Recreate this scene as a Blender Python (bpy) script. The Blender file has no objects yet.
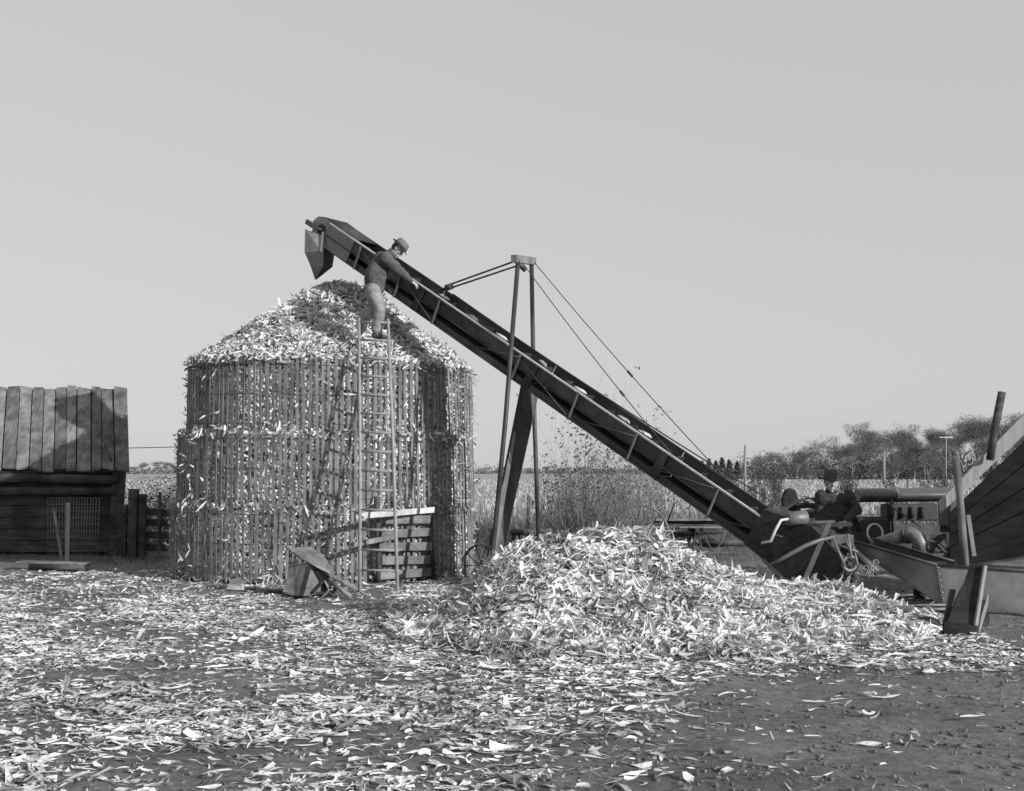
import bpy, math, random
import numpy as np
from mathutils import Vector, Matrix, noise

random.seed(7)
rng = np.random.default_rng(11)
R = math.radians
SC = bpy.context.scene
COL = SC.collection

# ------------------------------------------------------------------ camera, sky, sun, exposure
F, HZ, CH = 1150.0, 470.0, 1.7          # focal length in pixels, horizon row, camera height (m)
cam_d = bpy.data.cameras.new('camera')
cam = bpy.data.objects.new('camera', cam_d)
COL.objects.link(cam)
cam.location = (0, 0, CH)
cam.rotation_euler = (R(90), 0, 0)
cam_d.sensor_width = 36
cam_d.lens = 36 * F / 1024
cam_d.shift_y = (HZ - 395.5) / 1024      # rising front of a view camera
cam_d.clip_start = 0.1
cam_d.clip_end = 6000
SC.camera = cam

SUN_AZ = Vector((0.777, -0.629, 0)).normalized()
SUN_EL = R(18.5)
w = bpy.data.worlds.new('World')
SC.world = w
w.use_nodes = True
nt = w.node_tree
bg = nt.nodes['Background']
sky = nt.nodes.new('ShaderNodeTexSky')
sky.sky_type = 'NISHITA'
sky.sun_disc = False
sky.sun_elevation = SUN_EL
sky.sun_rotation = math.atan2(SUN_AZ.x, SUN_AZ.y)
sky.dust_density = 0.2
sky.air_density = 1.0
sky.ozone_density = 1.0
sep = nt.nodes.new('ShaderNodeSeparateColor')
nt.links.new(sky.outputs[0], sep.inputs[0])
# a blue-sensitive black and white plate: three quarters blue, one quarter green, soft response
def wmath(op, a, b):
    q = nt.nodes.new('ShaderNodeMath'); q.operation = op
    for i, v in enumerate((a, b)):
        if isinstance(v, float): q.inputs[i].default_value = v
        else: nt.links.new(v, q.inputs[i])
    return q.outputs[0]
grey = wmath('ADD', wmath('MULTIPLY', sep.outputs[2], 0.75), wmath('MULTIPLY', sep.outputs[1], 0.25))
grey = wmath('MULTIPLY', wmath('POWER', grey, 0.20), 4.85)
nt.links.new(grey, bg.inputs[0])
bg.inputs[1].default_value = 0.09

sd = bpy.data.lights.new('sun', 'SUN')
sd.energy = 4.9
sd.angle = R(0.5)
sun = bpy.data.objects.new('sun', sd)
COL.objects.link(sun)
to_sun = SUN_AZ * math.cos(SUN_EL) + Vector((0, 0, math.sin(SUN_EL)))
sun.rotation_euler = to_sun.to_track_quat('Z', 'Y').to_euler()

SC.view_settings.view_transform = 'Standard'
SC.view_settings.look = 'None'
SC.view_settings.gamma = 1
SC.view_settings.exposure = 0.0

# ------------------------------------------------------------------ helpers
def V(*a):
    return Vector(a)

def P(px, py, Y):
    "survey: a spot measured in the photograph, at distance Y, in metres"
    return Vector(((px - 512) / F * Y, Y, CH - (py - HZ) / F * Y))

def G(px, Y, z=0.0):
    return Vector(((px - 512) / F * Y, Y, z))

def tag(o, label=None, cat=None, group=None, kind=None):
    if label: o['label'] = label
    if cat: o['category'] = cat
    if group: o['group'] = group
    if kind: o['kind'] = kind
    return o

ORG = {}
def empty(name, loc, label=None, cat=None, group=None):
    o = bpy.data.objects.new(name, None)
    COL.objects.link(o)
    o.location = loc
    o.empty_display_size = 0.2
    ORG[o.name] = Vector(loc)
    return tag(o, label, cat, group)

def org(o):
    return ORG[o.name] if o is not None and o.name in ORG else Vector((0, 0, 0))

def copy_tree(o, parent=None):
    c = o.copy()
    COL.objects.link(c)
    c.parent = parent
    for ch in list(o.children):
        copy_tree(ch, c)
    return c

def mesh_np(name, verts, faces4=None, smooth=False, mat=None, tone=None, k=4):
    me = bpy.data.meshes.new(name)
    nv = len(verts)
    nf = len(faces4)
    me.vertices.add(nv)
    me.vertices.foreach_set('co', np.asarray(verts, dtype=np.float32).ravel())
    me.loops.add(nf * k)
    me.loops.foreach_set('vertex_index', np.asarray(faces4, dtype=np.int32).ravel())
    me.polygons.add(nf)
    me.polygons.foreach_set('loop_start', np.arange(nf, dtype=np.int32) * k)
    me.polygons.foreach_set('loop_total', np.full(nf, k, dtype=np.int32))
    me.polygons.foreach_set('use_smooth', np.full(nf, smooth, dtype=bool))
    if tone is not None:
        a = me.attributes.new('tone', 'FLOAT', 'POINT')
        a.data.foreach_set('value', np.asarray(tone, dtype=np.float32))
    me.update(calc_edges=True)
    if mat: me.materials.append(mat)
    return me

class MB:
    def __init__(s):
        s.v = []; s.f = []; s.sm = []
    def add(s, vs, fs, smooth=False):
        b = len(s.v)
        s.v += [Vector(v) for v in vs]
        s.f += [tuple(b + i for i in f) for f in fs]
        s.sm += [smooth] * len(fs)
        return s
    def hexa(s, a, b):
        "a, b: two quads facing each other"
        return s.add(list(a) + list(b), [(3, 2, 1, 0), (4, 5, 6, 7), (0, 1, 5, 4), (1, 2, 6, 5), (2, 3, 7, 6), (3, 0, 4, 7)])
    def slab(s, quad, off):
        off = Vector(off)
        return s.hexa([Vector(q) for q in quad], [Vector(q) + off for q in quad])
    def prism(s, poly, off):
        off = Vector(off); n = len(poly)
        vs = [Vector(p) for p in poly] + [Vector(p) + off for p in poly]
        fs = [tuple(range(n - 1, -1, -1)), tuple(range(n, 2 * n))] + [(i, (i + 1) % n, n + (i + 1) % n, n + i) for i in range(n)]
        return s.add(vs, fs)
    def beam(s, p0, p1, wd, ht, up=(0, 0, 1), w1=None, h1=None):
        p0 = Vector(p0); p1 = Vector(p1); d = (p1 - p0).normalized()
        side = d.cross(Vector(up))
        if side.length < 1e-4: side = d.cross(Vector((1, 0, 0)))
        side.normalize(); u = side.cross(d).normalized()
        w1 = wd if w1 is None else w1; h1 = ht if h1 is None else h1
        def q(p, a, b): return [p - side * a / 2 - u * b / 2, p + side * a / 2 - u * b / 2, p + side * a / 2 + u * b / 2, p - side * a / 2 + u * b / 2]
        return s.hexa(q(p0, wd, ht), q(p1, w1, h1))
    def box(s, c, sx, sy, sz, rz=0.0):
        c = Vector(c); cx = Vector((math.cos(rz), math.sin(rz), 0))
        return s.beam(c - cx * sx / 2, c + cx * sx / 2, sy, sz)
    def tube(s, pts, r, n=8, cap=True, smooth=True):
        pts = [Vector(p) for p in pts]
        rs = r if isinstance(r, (list, tuple)) else [r] * len(pts)
        vs = []; fs = []; prev = None
        for i, p in enumerate(pts):
            d = (pts[min(i + 1, len(pts) - 1)] - pts[max(i - 1, 0)]).normalized()
            if prev is None:
                a = d.cross(Vector((0, 0, 1)))
                if a.length < 0.05: a = d.cross(Vector((1, 0, 0)))
            else:
                a = prev - d * prev.dot(d)
            a.normalize(); prev = a; b = d.cross(a)
            for k in range(n):
                t = 2 * math.pi * k / n
                vs.append(p + (a * math.cos(t) + b * math.sin(t)) * rs[i])
        for i in range(len(pts) - 1):
            for k in range(n):
                fs.append((i * n + k, i * n + (k + 1) % n, (i + 1) * n + (k + 1) % n, (i + 1) * n + k))
        s.add(vs, fs, smooth)
        if cap:
            b0 = len(s.v) - len(vs)
            s.f.append(tuple(b0 + k for k in range(n - 1, -1, -1))); s.sm.append(False)
            s.f.append(tuple(b0 + (len(pts) - 1) * n + k for k in range(n))); s.sm.append(False)
        return s
    def ring(s, c, axis, rad, r, n=28, m=6, a0=0, a1=2 * math.pi, flat=None):
        c = Vector(c); ax = Vector(axis).normalized()
        u = ax.cross(Vector((0, 0, 1)))
        if u.length < 0.05: u = ax.cross(Vector((1, 0, 0)))
        u.normalize(); v = ax.cross(u)
        full = abs(a1 - a0 - 2 * math.pi) < 1e-6
        cnt = n if full else n + 1
        vs = []; fs = []
        for i in range(cnt):
            t = a0 + (a1 - a0) * i / n
            d = u * math.cos(t) + v * math.sin(t)
            for k in range(m):
                q = 2 * math.pi * k / m + math.pi / m
                fl = r if flat is None else flat
                vs.append(c + d * (rad + r * math.cos(q)) + ax * fl * math.sin(q))
        for i in range(n):
            j = (i + 1) % cnt
            for k in range(m):
                fs.append((i * m + k, i * m + (k + 1) % m, j * m + (k + 1) % m, j * m + k))
        return s.add(vs, fs, True)
    def ell(s, c, ax, ay, az, nu=14, nv=9):
        c = Vector(c); vs = []; fs = []
        ax, ay, az = Vector(ax), Vector(ay), Vector(az)
        for i in range(1, nv):
            p = math.pi * i / nv
            for k in range(nu):
                t = 2 * math.pi * k / nu
                vs.append(c + ax * math.sin(p) * math.cos(t) + ay * math.sin(p) * math.sin(t) + az * math.cos(p))
        top = len(vs); vs.append(c + az); vs.append(c - az)
        for i in range(nv - 2):
            for k in range(nu):
                fs.append((i * nu + k, i * nu + (k + 1) % nu, (i + 1) * nu + (k + 1) % nu, (i + 1) * nu + k)[::-1])
        for k in range(nu):
            fs.append((k, (k + 1) % nu, top))
            fs.append(((nv - 2) * nu + (k + 1) % nu, (nv - 2) * nu + k, top + 1))
        return s.add(vs, fs, True)
    def sph(s, c, r, nu=12, nv=8):
        return s.ell(c, (r, 0, 0), (0, r, 0), (0, 0, r), nu, nv)
    def limb(s, pts, rs, n=12):
        s.tube(pts, list(rs), n)
        for p, r in zip(pts, rs): s.sph(p, r * 0.99)
        return s
    def lathe(s, c, prof, M=None, n=24, smooth=True):
        "prof: (radius, height) pairs; M: 3x3 turning it"
        c = Vector(c); vs = []; fs = []
        for (r, h) in prof:
            for k in range(n):
                t = 2 * math.pi * k / n
                p = Vector((r * math.cos(t), r * math.sin(t), h))
                vs.append(c + (M @ p if M else p))
        for i in range(len(prof) - 1):
            for k in range(n):
                fs.append((i * n + k, i * n + (k + 1) % n, (i + 1) * n + (k + 1) % n, (i + 1) * n + k))
        return s.add(vs, fs, smooth)
    def build(s, name, mat, parent=None, label=None, bevel=0, o=None, jit=0):
        og = org(parent) if o is None else Vector(o)
        me = bpy.data.meshes.new(name)
        vs = s.v
        if jit:
            vs = [v + Vector((random.uniform(-jit, jit), random.uniform(-jit, jit), random.uniform(-jit, jit))) for v in vs]
        me.from_pydata([tuple(v - og) for v in vs], [], s.f)
        me.polygons.foreach_set('use_smooth', s.sm)
        me.update()
        me.materials.append(mat)
        ob = bpy.data.objects.new(name, me)
        COL.objects.link(ob)
        if parent: ob.parent = parent
        else: ob.location = og
        ORG[ob.name] = og
        if label: ob['label'] = label
        if bevel:
            b = ob.modifiers.new('bevel', 'BEVEL'); b.width = bevel; b.segments = 2; b.limit_method = 'ANGLE'
        return ob

# ------------------------------------------------------------------ materials (a black and white plate: all greys)
def mat(name, lo, hi, scale=6, rough=0.8, stretch=(1, 1, 1), bump=0.3, bdist=0.01, tone=False, metal=0.0, spots=0.0, detail=6, trans=0.0):
    m = bpy.data.materials.new(name); m.use_nodes = True
    n = m.node_tree.nodes; L = m.node_tree.links
    b = n['Principled BSDF']
    b.inputs['Roughness'].default_value = rough
    b.inputs['Metallic'].default_value = metal
    tc = n.new('ShaderNodeTexCoord'); mp = n.new('ShaderNodeMapping')
    mp.inputs['Scale'].default_value = stretch
    L.new(tc.outputs['Object'], mp.inputs['Vector'])
    nz = n.new('ShaderNodeTexNoise'); nz.inputs['Scale'].default_value = scale; nz.inputs['Detail'].default_value = detail
    nz.inputs['Roughness'].default_value = 0.65
    L.new(mp.outputs[0], nz.inputs['Vector'])
    mr = n.new('ShaderNodeMapRange')
    mr.inputs['From Min'].default_value = 0.3; mr.inputs['From Max'].default_value = 0.7
    mr.inputs['To Min'].default_value = lo; mr.inputs['To Max'].default_value = hi
    L.new(nz.outputs['Fac'], mr.inputs['Value'])
    out = mr.outputs[0]
    if spots:
        n2 = n.new('ShaderNodeTexNoise'); n2.inputs['Scale'].default_value = scale * 0.22; n2.inputs['Detail'].default_value = 3
        L.new(tc.outputs['Object'], n2.inputs['Vector'])
        m2 = n.new('ShaderNodeMapRange'); m2.inputs['From Min'].default_value = 0.35; m2.inputs['From Max'].default_value = 0.65
        m2.inputs['To Min'].default_value = 1 - spots; m2.inputs['To Max'].default_value = 1 + spots
        L.new(n2.outputs['Fac'], m2.inputs['Value'])
        mu = n.new('ShaderNodeMath'); mu.operation = 'MULTIPLY'
        L.new(out, mu.inputs[0]); L.new(m2.outputs[0], mu.inputs[1]); out = mu.outputs[0]
    if tone:
        at = n.new('ShaderNodeAttribute'); at.attribute_name = 'tone'
        mu = n.new('ShaderNodeMath'); mu.operation = 'MULTIPLY'
        L.new(out, mu.inputs[0]); L.new(at.outputs['Fac'], mu.inputs[1]); out = mu.outputs[0]
    L.new(out, b.inputs['Base Color'])
    b.inputs['Specular IOR Level'].default_value = 0.5 if rough < 0.7 else 0.15
    if trans:
        tr = n.new('ShaderNodeBsdfTranslucent'); mx = n.new('ShaderNodeMixShader'); mx.inputs[0].default_value = trans
        L.new(out, tr.inputs['Color']); L.new(b.outputs[0], mx.inputs[1]); L.new(tr.outputs[0], mx.inputs[2])
        L.new(mx.outputs[0], n['Material Output'].inputs['Surface'])
    if bump:
        bp = n.new('ShaderNodeBump'); bp.inputs['Strength'].default_value = bump; bp.inputs['Distance'].default_value = bdist
        L.new(nz.outputs['Fac'], bp.inputs['Height']); L.new(bp.outputs[0], b.inputs['Normal'])
    return m

M = {}
M['husk'] = mat('dry_husk', 0.56, 0.86, 40, 0.75, (1, 1, 1), 0.3, 0.004, tone=True, trans=0.12)
M['ear'] = mat('ear_corn', 0.62, 0.85, 120, 0.6, (1, 1, 1), 0.5, 0.004, tone=True)
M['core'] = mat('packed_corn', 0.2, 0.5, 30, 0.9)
M['slat'] = mat('weathered_slat', 0.10, 0.23, 18, 0.85, (1, 1, 0.08), 0.4, 0.004, spots=0.25)
M['wood'] = mat('weathered_board', 0.11, 0.24, 12, 0.85, (1, 1, 0.12), 0.5, 0.006, spots=0.3)
M['woodh'] = mat('grey_plank', 0.10, 0.22, 12, 0.85, (0.12, 1, 1), 0.5, 0.006, spots=0.3)
M['darkwood'] = mat('dark_old_wood', 0.035, 0.09, 12, 0.85, (0.2, 1, 1), 0.5, 0.006, spots=0.4)
M['palewood'] = mat('pale_new_wood', 0.38, 0.58, 14, 0.8, (0.2, 1, 1), 0.4, 0.004, spots=0.2)
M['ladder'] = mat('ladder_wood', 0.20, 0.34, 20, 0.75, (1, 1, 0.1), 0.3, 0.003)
M['steel'] = mat('dull_galvanised_steel', 0.035, 0.085, 5, 0.55, (1, 1, 1), 0.15, 0.004, metal=0.3, spots=0.4)
M['steelin'] = mat('dark_rusty_steel', 0.025, 0.06, 8, 0.7, (1, 1, 1), 0.2, 0.004, spots=0.4)
M['edge'] = mat('worn_bright_steel', 0.4, 0.65, 9, 0.5, (1, 1, 1), 0.1, 0.003)
M['zinc'] = mat('grey_zinc_sheet', 0.12, 0.22, 5, 0.5, (1, 1, 1), 0.15, 0.004, metal=0.25, spots=0.3)
M['iron'] = mat('black_iron', 0.02, 0.055, 14, 0.6, bump=0.3)
M['rope'] = mat('hemp_rope', 0.10, 0.2, 60, 0.9)
M['paint'] = mat('dusty_tractor_paint', 0.07, 0.12, 6, 0.45, (1, 1, 1), 0.1, 0.003, spots=0.25)
M['denim'] = mat('dusty_denim_jacket', 0.05, 0.13, 30, 0.95, bump=0.5)
M['trouser'] = mat('pale_worn_overalls', 0.17, 0.29, 26, 0.95, bump=0.5, spots=0.2)
M['felt'] = mat('grey_felt', 0.12, 0.2, 22, 0.95)
M['feltd'] = mat('dark_felt', 0.06, 0.1, 22, 0.95)
M['band'] = mat('hat_band', 0.02, 0.035, 22, 0.9)
M['skin'] = mat('skin', 0.26, 0.36, 18, 0.6, bump=0.1)
M['hair'] = mat('hair', 0.03, 0.05, 50, 0.7)
M['boot'] = mat('boot_leather', 0.03, 0.07, 20, 0.6)
M['bark'] = mat('bark', 0.16, 0.30, 8, 0.95, (1, 1, 0.3))
M['twig'] = mat('autumn_twigs', 0.09, 0.17, 3, 0.95, tone=True, bump=0)  # lightened so the colour carries the fade of distance haze
M['stem'] = mat('dead_stem', 0.12, 0.25, 8, 0.9)
M['weed'] = mat('dead_weed', 0.065, 0.15, 6, 0.95, tone=True, bump=0)
M['stub'] = mat('corn_stubble', 0.34, 0.52, 2, 0.9, tone=True, bump=0)
M['vdark'] = mat('very_dark_wood', 0.018, 0.045, 10, 0.85, (0.3, 1, 1), 0.5, 0.005, spots=0.4)  # very dark tone shared by dark boards, a shaded gap and added backing
M['roofish'] = mat('brown_timber', 0.055, 0.12, 10, 0.85, (1, 1, 0.15), 0.5, 0.005, spots=0.3)
M['cloth'] = mat('dark_canvas', 0.02, 0.045, 10, 0.9)

# ground: dark trodden yard, dry grass behind it, pale stubble field beyond
def ground_mat():
    m = bpy.data.materials.new('yard_and_field'); m.use_nodes = True
    n = m.node_tree.nodes; L = m.node_tree.links
    b = n['Principled BSDF']; b.inputs['Roughness'].default_value = 0.95; b.inputs['Specular IOR Level'].default_value = 0.1
    tc = n.new('ShaderNodeTexCoord')
    def nz(s, d=8, r=0.65):
        a = n.new('ShaderNodeTexNoise'); a.inputs['Scale'].default_value = s; a.inputs['Detail'].default_value = d
        a.inputs['Roughness'].default_value = r
        L.new(tc.outputs['Object'], a.inputs['Vector']); return a
    def mr(src, a, b_, c, d):
        q = n.new('ShaderNodeMapRange')
        for k, v in zip(('From Min', 'From Max', 'To Min', 'To Max'), (a, b_, c, d)): q.inputs[k].default_value = v
        L.new(src, q.inputs['Value']); return q.outputs[0]
    def mix(f, a, b_):
        q = n.new('ShaderNodeMix'); q.data_type = 'FLOAT'
        L.new(f, q.inputs[0]); L.new(a, q.inputs[2]); L.new(b_, q.inputs[3]); return q.outputs[0]
    def op(o, a, b_):
        q = n.new('ShaderNodeMath'); q.operation = o
        for i, x in enumerate((a, b_)):
            if isinstance(x, (int, float)): q.inputs[i].default_value = x
            else: L.new(x, q.inputs[i])
        return q.outputs[0]
    fine = nz(9, 12, 0.75); big = nz(0.6, 4); huge = nz(0.06, 4)
    dirt = op('MULTIPLY', mr(fine.outputs['Fac'], 0.3, 0.72, 0.11, 0.30), mr(big.outputs['Fac'], 0.35, 0.65, 0.72, 1.25))
    crumbs = nz(45, 4, 0.6)
    dirt = op('ADD', dirt, mr(crumbs.outputs['Fac'], 0.62, 0.72, 0, 0.10))
    grass = op('MULTIPLY', mr(fine.outputs['Fac'], 0.3, 0.7, 0.08, 0.22), mr(big.outputs['Fac'], 0.35, 0.65, 0.7, 1.3))
    field = op('MULTIPLY', mr(fine.outputs['Fac'], 0.3, 0.7, 0.26, 0.46), mr(huge.outputs['Fac'], 0.35, 0.65, 0.85, 1.12))
    sx = n.new('ShaderNodeSeparateXYZ'); L.new(tc.outputs['Object'], sx.inputs[0])
    yy = op('ADD', sx.outputs['Y'], mr(big.outputs['Fac'], 0.3, 0.7, -2.5, 2.5))
    c = mix(mr(yy, 20, 23, 0, 1), dirt, grass)
    c = mix(mr(yy, 32, 37, 0, 1), c, field)
    L.new(c, b.inputs['Base Color'])
    bp = n.new('ShaderNodeBump'); bp.inputs['Strength'].default_value = 1.0; bp.inputs['Distance'].default_value = 0.07
    L.new(fine.outputs['Fac'], bp.inputs['Height']); L.new(bp.outputs[0], b.inputs['Normal'])
    return m
M['ground'] = ground_mat()

# ------------------------------------------------------------------ ground sheet
def gh(x, y):
    a = noise.noise(Vector((x * 0.5, y * 0.5, 0))) * 0.04 + noise.noise(Vector((x * 1.7, y * 1.7, 3))) * 0.026 + noise.noise(Vector((x * 4.2, y * 4.2, 9))) * 0.02
    k = max(0.0, min(1.0, (45 - y) / 15))
    return a * k - 0.01
def axis(lo, hi, step, far, sgn):
    out = []; s = step; p = hi
    while p < far:
        s *= 1.35; p += s; out.append(p)
    return out
xs = list(np.arange(-11, 9.01, 0.11)); ys = list(np.arange(4, 24.01, 0.11))
xr = axis(0, xs[-1], 0.11, 3500, 1); xl = [-(v) for v in axis(0, 11, 0.11, 3500, 1)][::-1]
yf = axis(0, ys[-1], 0.11, 5000, 1); yn = [8 - v for v in axis(0, 4, 0.3, 60, 1)][::-1]
xs = xl + xs + xr; ys = yn + ys + yf
gv = np.array([(x, y, gh(x, y)) for y in ys for x in xs], dtype=np.float32)
nx, ny = len(xs), len(ys)
I = np.arange((ny - 1) * nx).reshape(ny - 1, nx)[:, :-1].ravel()
gf = np.stack([I, I + 1, I + nx + 1, I + nx], 1)
ground = bpy.data.objects.new('ground', mesh_np('ground', gv, gf, True, M['ground']))
COL.objects.link(ground); ground['kind'] = 'structure'

# ------------------------------------------------------------------ husks (leaf strips), many at once
def husks(pos, tdir, nrm, length, width, curl, cup, tone, twist=None, S=5):
    N = len(pos)
    t = tdir / np.linalg.norm(tdir, axis=1, keepdims=True)
    b = np.cross(nrm, t); b /= np.linalg.norm(b, axis=1, keepdims=True) + 1e-9
    n = np.cross(t, b)
    if twist is None: twist = rng.uniform(-0.9, 0.9, N)
    side = rng.normal(0, 0.3, N); pa = rng.uniform(0, 1, N); pe = rng.uniform(0.4, 1.4, N)
    out = np.zeros((N, S + 1, 3, 3), dtype=np.float32)
    for i in range(S + 1):
        s = i / S - 0.5
        c = pos + t * (length * s)[:, None] * (1 - 0.25 * (np.abs(curl) * s * s)[:, None]) + n * (length * curl * (s * s - 0.08))[:, None] + b * (length * side * (s * s))[:, None]
        q_ = i / S
        prof = np.maximum(0.04, pa * (1 - q_) ** pe + (1 - pa) * math.sin(math.pi * (q_ * 0.9 + 0.05)) + rng.normal(0, 0.10, N))
        wd = width * prof * 0.5
        a = twist * s * 2
        bb = b * np.cos(a)[:, None] + n * np.sin(a)[:, None]
        nn = n * np.cos(a)[:, None] - b * np.sin(a)[:, None]
        out[:, i, 0] = c - bb * wd[:, None] + nn * (wd * cup)[:, None]
        out[:, i, 1] = c
        out[:, i, 2] = c + bb * wd[:, None] + nn * (wd * cup)[:, None]
    verts = out.reshape(-1, 3)
    base = np.arange(N)[:, None] * (S + 1) * 3
    fl = []
    for i in range(S):
        for j in range(2):
            q = np.array([i * 3 + j, i * 3 + j + 1, (i + 1) * 3 + j + 1, (i + 1) * 3 + j])
            fl.append(base + q[None, :])
    faces = np.stack(fl, 1).reshape(-1, 4)
    tn = np.repeat(tone, (S + 1) * 3)
    return verts, faces, tn

def join_np(parts):
    vs, fs, ts = [], [], []; o = 0
    for v, f, t in parts:
        vs.append(v); fs.append(f + o); ts.append(t); o += len(v)
    return np.concatenate(vs), np.concatenate(fs), np.concatenate(ts)

def unit(N, flat=1.0):
    a = rng.normal(0, 1, (N, 3)); a[:, 2] *= flat
    return a / np.linalg.norm(a, axis=1, keepdims=True)

def ears(pos, ax, rad, ln, tone, nu=7, nv=4):
    N = len(pos)
    a = ax / np.linalg.norm(ax, axis=1, keepdims=True)
    h = np.where(np.abs(a[:, 2:3]) < 0.8, np.array([[0, 0, 1.0]]), np.array([[1.0, 0, 0]]))
    u = np.cross(a, h); u /= np.linalg.norm(u, axis=1, keepdims=True); v = np.cross(a, u)
    prof = [(0.35, -0.5), (1.0, -0.36), (0.92, 0.1), (0.3, 0.5)]
    out = np.zeros((N, 4, nu, 3), dtype=np.float32)
    for i, (r, s) in enumerate(prof):
        for k in range(nu):
            th = 2 * math.pi * k / nu
            out[:, i, k] = pos + a * (ln * s)[:, None] + (u * math.cos(th) + v * math.sin(th)) * (rad * r)[:, None]
    base = np.arange(N)[:, None] * 4 * nu; fl = []
    for i in range(3):
        for k in range(nu):
            fl.append(base + np.array([i * nu + k, i * nu + (k + 1) % nu, (i + 1) * nu + (k + 1) % nu, (i + 1) * nu + k])[None, :])
    for i in (0, 3):   # closed ends (two quads bridging seven points, approx.)
        fl.append(base + np.array([i * nu, i * nu + 1, i * nu + 2, i * nu + 3])[None, :])
        fl.append(base + np.array([i * nu, i * nu + 3, i * nu + 4, i * nu + 6])[None, :])
    return out.reshape(-1, 3), np.stack(fl, 1).reshape(-1, 4), np.repeat(tone, 4 * nu)

def clump(x, y, s=1.6, seed=8, amp=0.55):
    return np.clip(1.0 + lumps(x, y, s, seed) * amp + lumps(x, y, s * 3.3, seed + 1) * amp * 0.8, 0.45, 1.3)
def tones(N, lo=0.55, hi=1.1, dark=0.12):
    t = rng.uniform(lo, hi, N)
    d = rng.random(N) < dark
    t[d] *= rng.uniform(0.25, 0.6, d.sum())
    return t

def stuff_obj(name, data, m, label, cat, smooth=False, k=4):
    v, f, t = data
    o = bpy.data.objects.new(name, mesh_np(name, v, f, smooth, m, t, k))
    COL.objects.link(o)
    return tag(o, label, cat, kind='stuff')

# ---- the big husk pile
PX = np.array([-1.35, -0.75, -0.38, -0.13, 0.1, 0.53, 0.98, 1.42, 1.87, 2.1, 2.55, 3.0, 3.3, 3.76, 4.1, 4.5, 4.9])
PH = np.array([0.0, 0.22, 0.50, 0.74, 0.86, 0.95, 1.00, 1.02, 0.86, 0.69, 0.50, 0.38, 0.41, 0.38, 0.24, 0.06, 0.0])
def pile_h(x, y):
    x = np.asarray(x, float); y = np.asarray(y, float)
    yc = 12.7 + 0.08 * x
    h = np.interp(x, PX, PH)
    df = np.interp(x, [-1.4, 0, 2.5, 4.9], [1.2, 2.5, 2.6, 1.2])
    db = np.interp(x, [-1.4, 0, 2.5, 4.9], [0.9, 1.7, 1.4, 0.8])
    d = np.where(y < yc, (yc - y) / df, (y - yc) / db)
    q = np.clip(1 - d, 0, 1)
    return h * (q * (0.75 + 0.25 * q)) * np.where(d < 1, 1, 0)
def surf(fn, x, y, e=0.08):
    h = fn(x, y)
    gx = (fn(x + e, y) - fn(x - e, y)) / (2 * e); gy = (fn(x, y + e) - fn(x, y - e)) / (2 * e)
    n = np.stack([-gx, -gy, np.ones_like(h)], 1); n /= np.linalg.norm(n, axis=1, keepdims=True)
    return h, n
def lumps(x, y, s, seed=0):
    return np.array([noise.noise(Vector((a * s, b * s, seed))) for a, b in zip(x, y)])
# body of the pile
gx_ = np.arange(-1.6, 5.1, 0.09); gy_ = np.arange(9.6, 15.0, 0.09)
XX, YY = np.meshgrid(gx_, gy_)
HH = pile_h(XX, YY)
hh = HH.ravel() - 0.07 + lumps(XX.ravel(), YY.ravel(), 3, 4) * 0.05 * (HH.ravel() > 0.03)
cv = np.stack([XX.ravel(), YY.ravel(), hh], 1)
nx2 = len(gx_); I2 = np.arange((len(gy_) - 1) * nx2).reshape(-1, nx2)[:, :-1].ravel()
core = (cv, np.stack([I2, I2 + 1, I2 + nx2 + 1, I2 + nx2], 1), np.full(len(cv), 0.45))
N = 26000
x = rng.uniform(-1.5, 4.95, N * 2); y = rng.uniform(9.9, 14.6, N * 2)
keep = pile_h(x, y) > 0.015; x = x[keep][:N]; y = y[keep][:N]; N = len(x)
h, n_ = surf(pile_h, x, y)
h = h + lumps(x, y, 3, 4) * 0.05
lay = rng.random(N)
pos = np.stack([x, y, h - 0.06], 1) + n_ * (lay * 0.13)[:, None]
td = unit(N, 0.8); td -= n_ * (np.sum(td * n_, 1) * rng.uniform(0.0, 1.0, N))[:, None]
nn = n_ + rng.normal(0, 0.7, (N, 3))
wide = rng.random(N) < 0.3
pile = husks(pos, td, nn, rng.gamma(5, 0.034, N).clip(0.06, 0.34), np.where(wide, rng.uniform(0.035, 0.075, N), rng.uniform(0.008, 0.034, N)), rng.normal(0, 0.45, N), rng.uniform(0.1, 0.9, N), tones(N, 0.68, 1.1, 0.15) * clump(x, y))
M['husk_core'] = M['husk']
stuff_obj('husk_pile', join_np([core, pile]), M['husk'], 'big pale heap of loose corn husks in front of the elevator foot', 'husk pile')

# ---- the litter over the yard
def dens(x, y):
    right = 1 / (1 + np.exp((x - (0.5 + (y - 7.5) * 0.45)) * 2.2))
    left = np.ones_like(x)
    far = np.clip((17.8 - y) / 3.0, 0.25, 1)
    apron = np.exp(-((np.maximum(0, 10.1 - y)) / 0.35) ** 2) * (x > -1.5) * (x < 4.8) * (y > 9.0)
    track = 1 - 0.8 * np.exp(-((y - 14.8 - 0.1 * x) / 1.0) ** 2) * (x > -3.2) * (x < 1.0)
    pl = np.clip(lumps(x, y, 0.8, 2) * 2.0 + 0.70, 0.2, 1.0)
    return np.clip((right * left * far * pl + 0.8 * apron + 0.012) * track, 0, 1)
N = 80000
x = rng.uniform(-10.5, 8.5, N * 3); y = 5.0 + 14.5 * rng.random(N * 3) ** 1.1
k = rng.random(N * 3) < dens(x, y) * 0.95
x = x[k][:N]; y = y[k][:N]; N = len(x)
print('litter', N)
z = np.array([gh(a, b) for a, b in zip(x, y)])
pos = np.stack([x, y, z + rng.uniform(0.002, 0.026, N)], 1)
td = unit(N, 0.10); td[:, 0] *= 1.5
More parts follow.
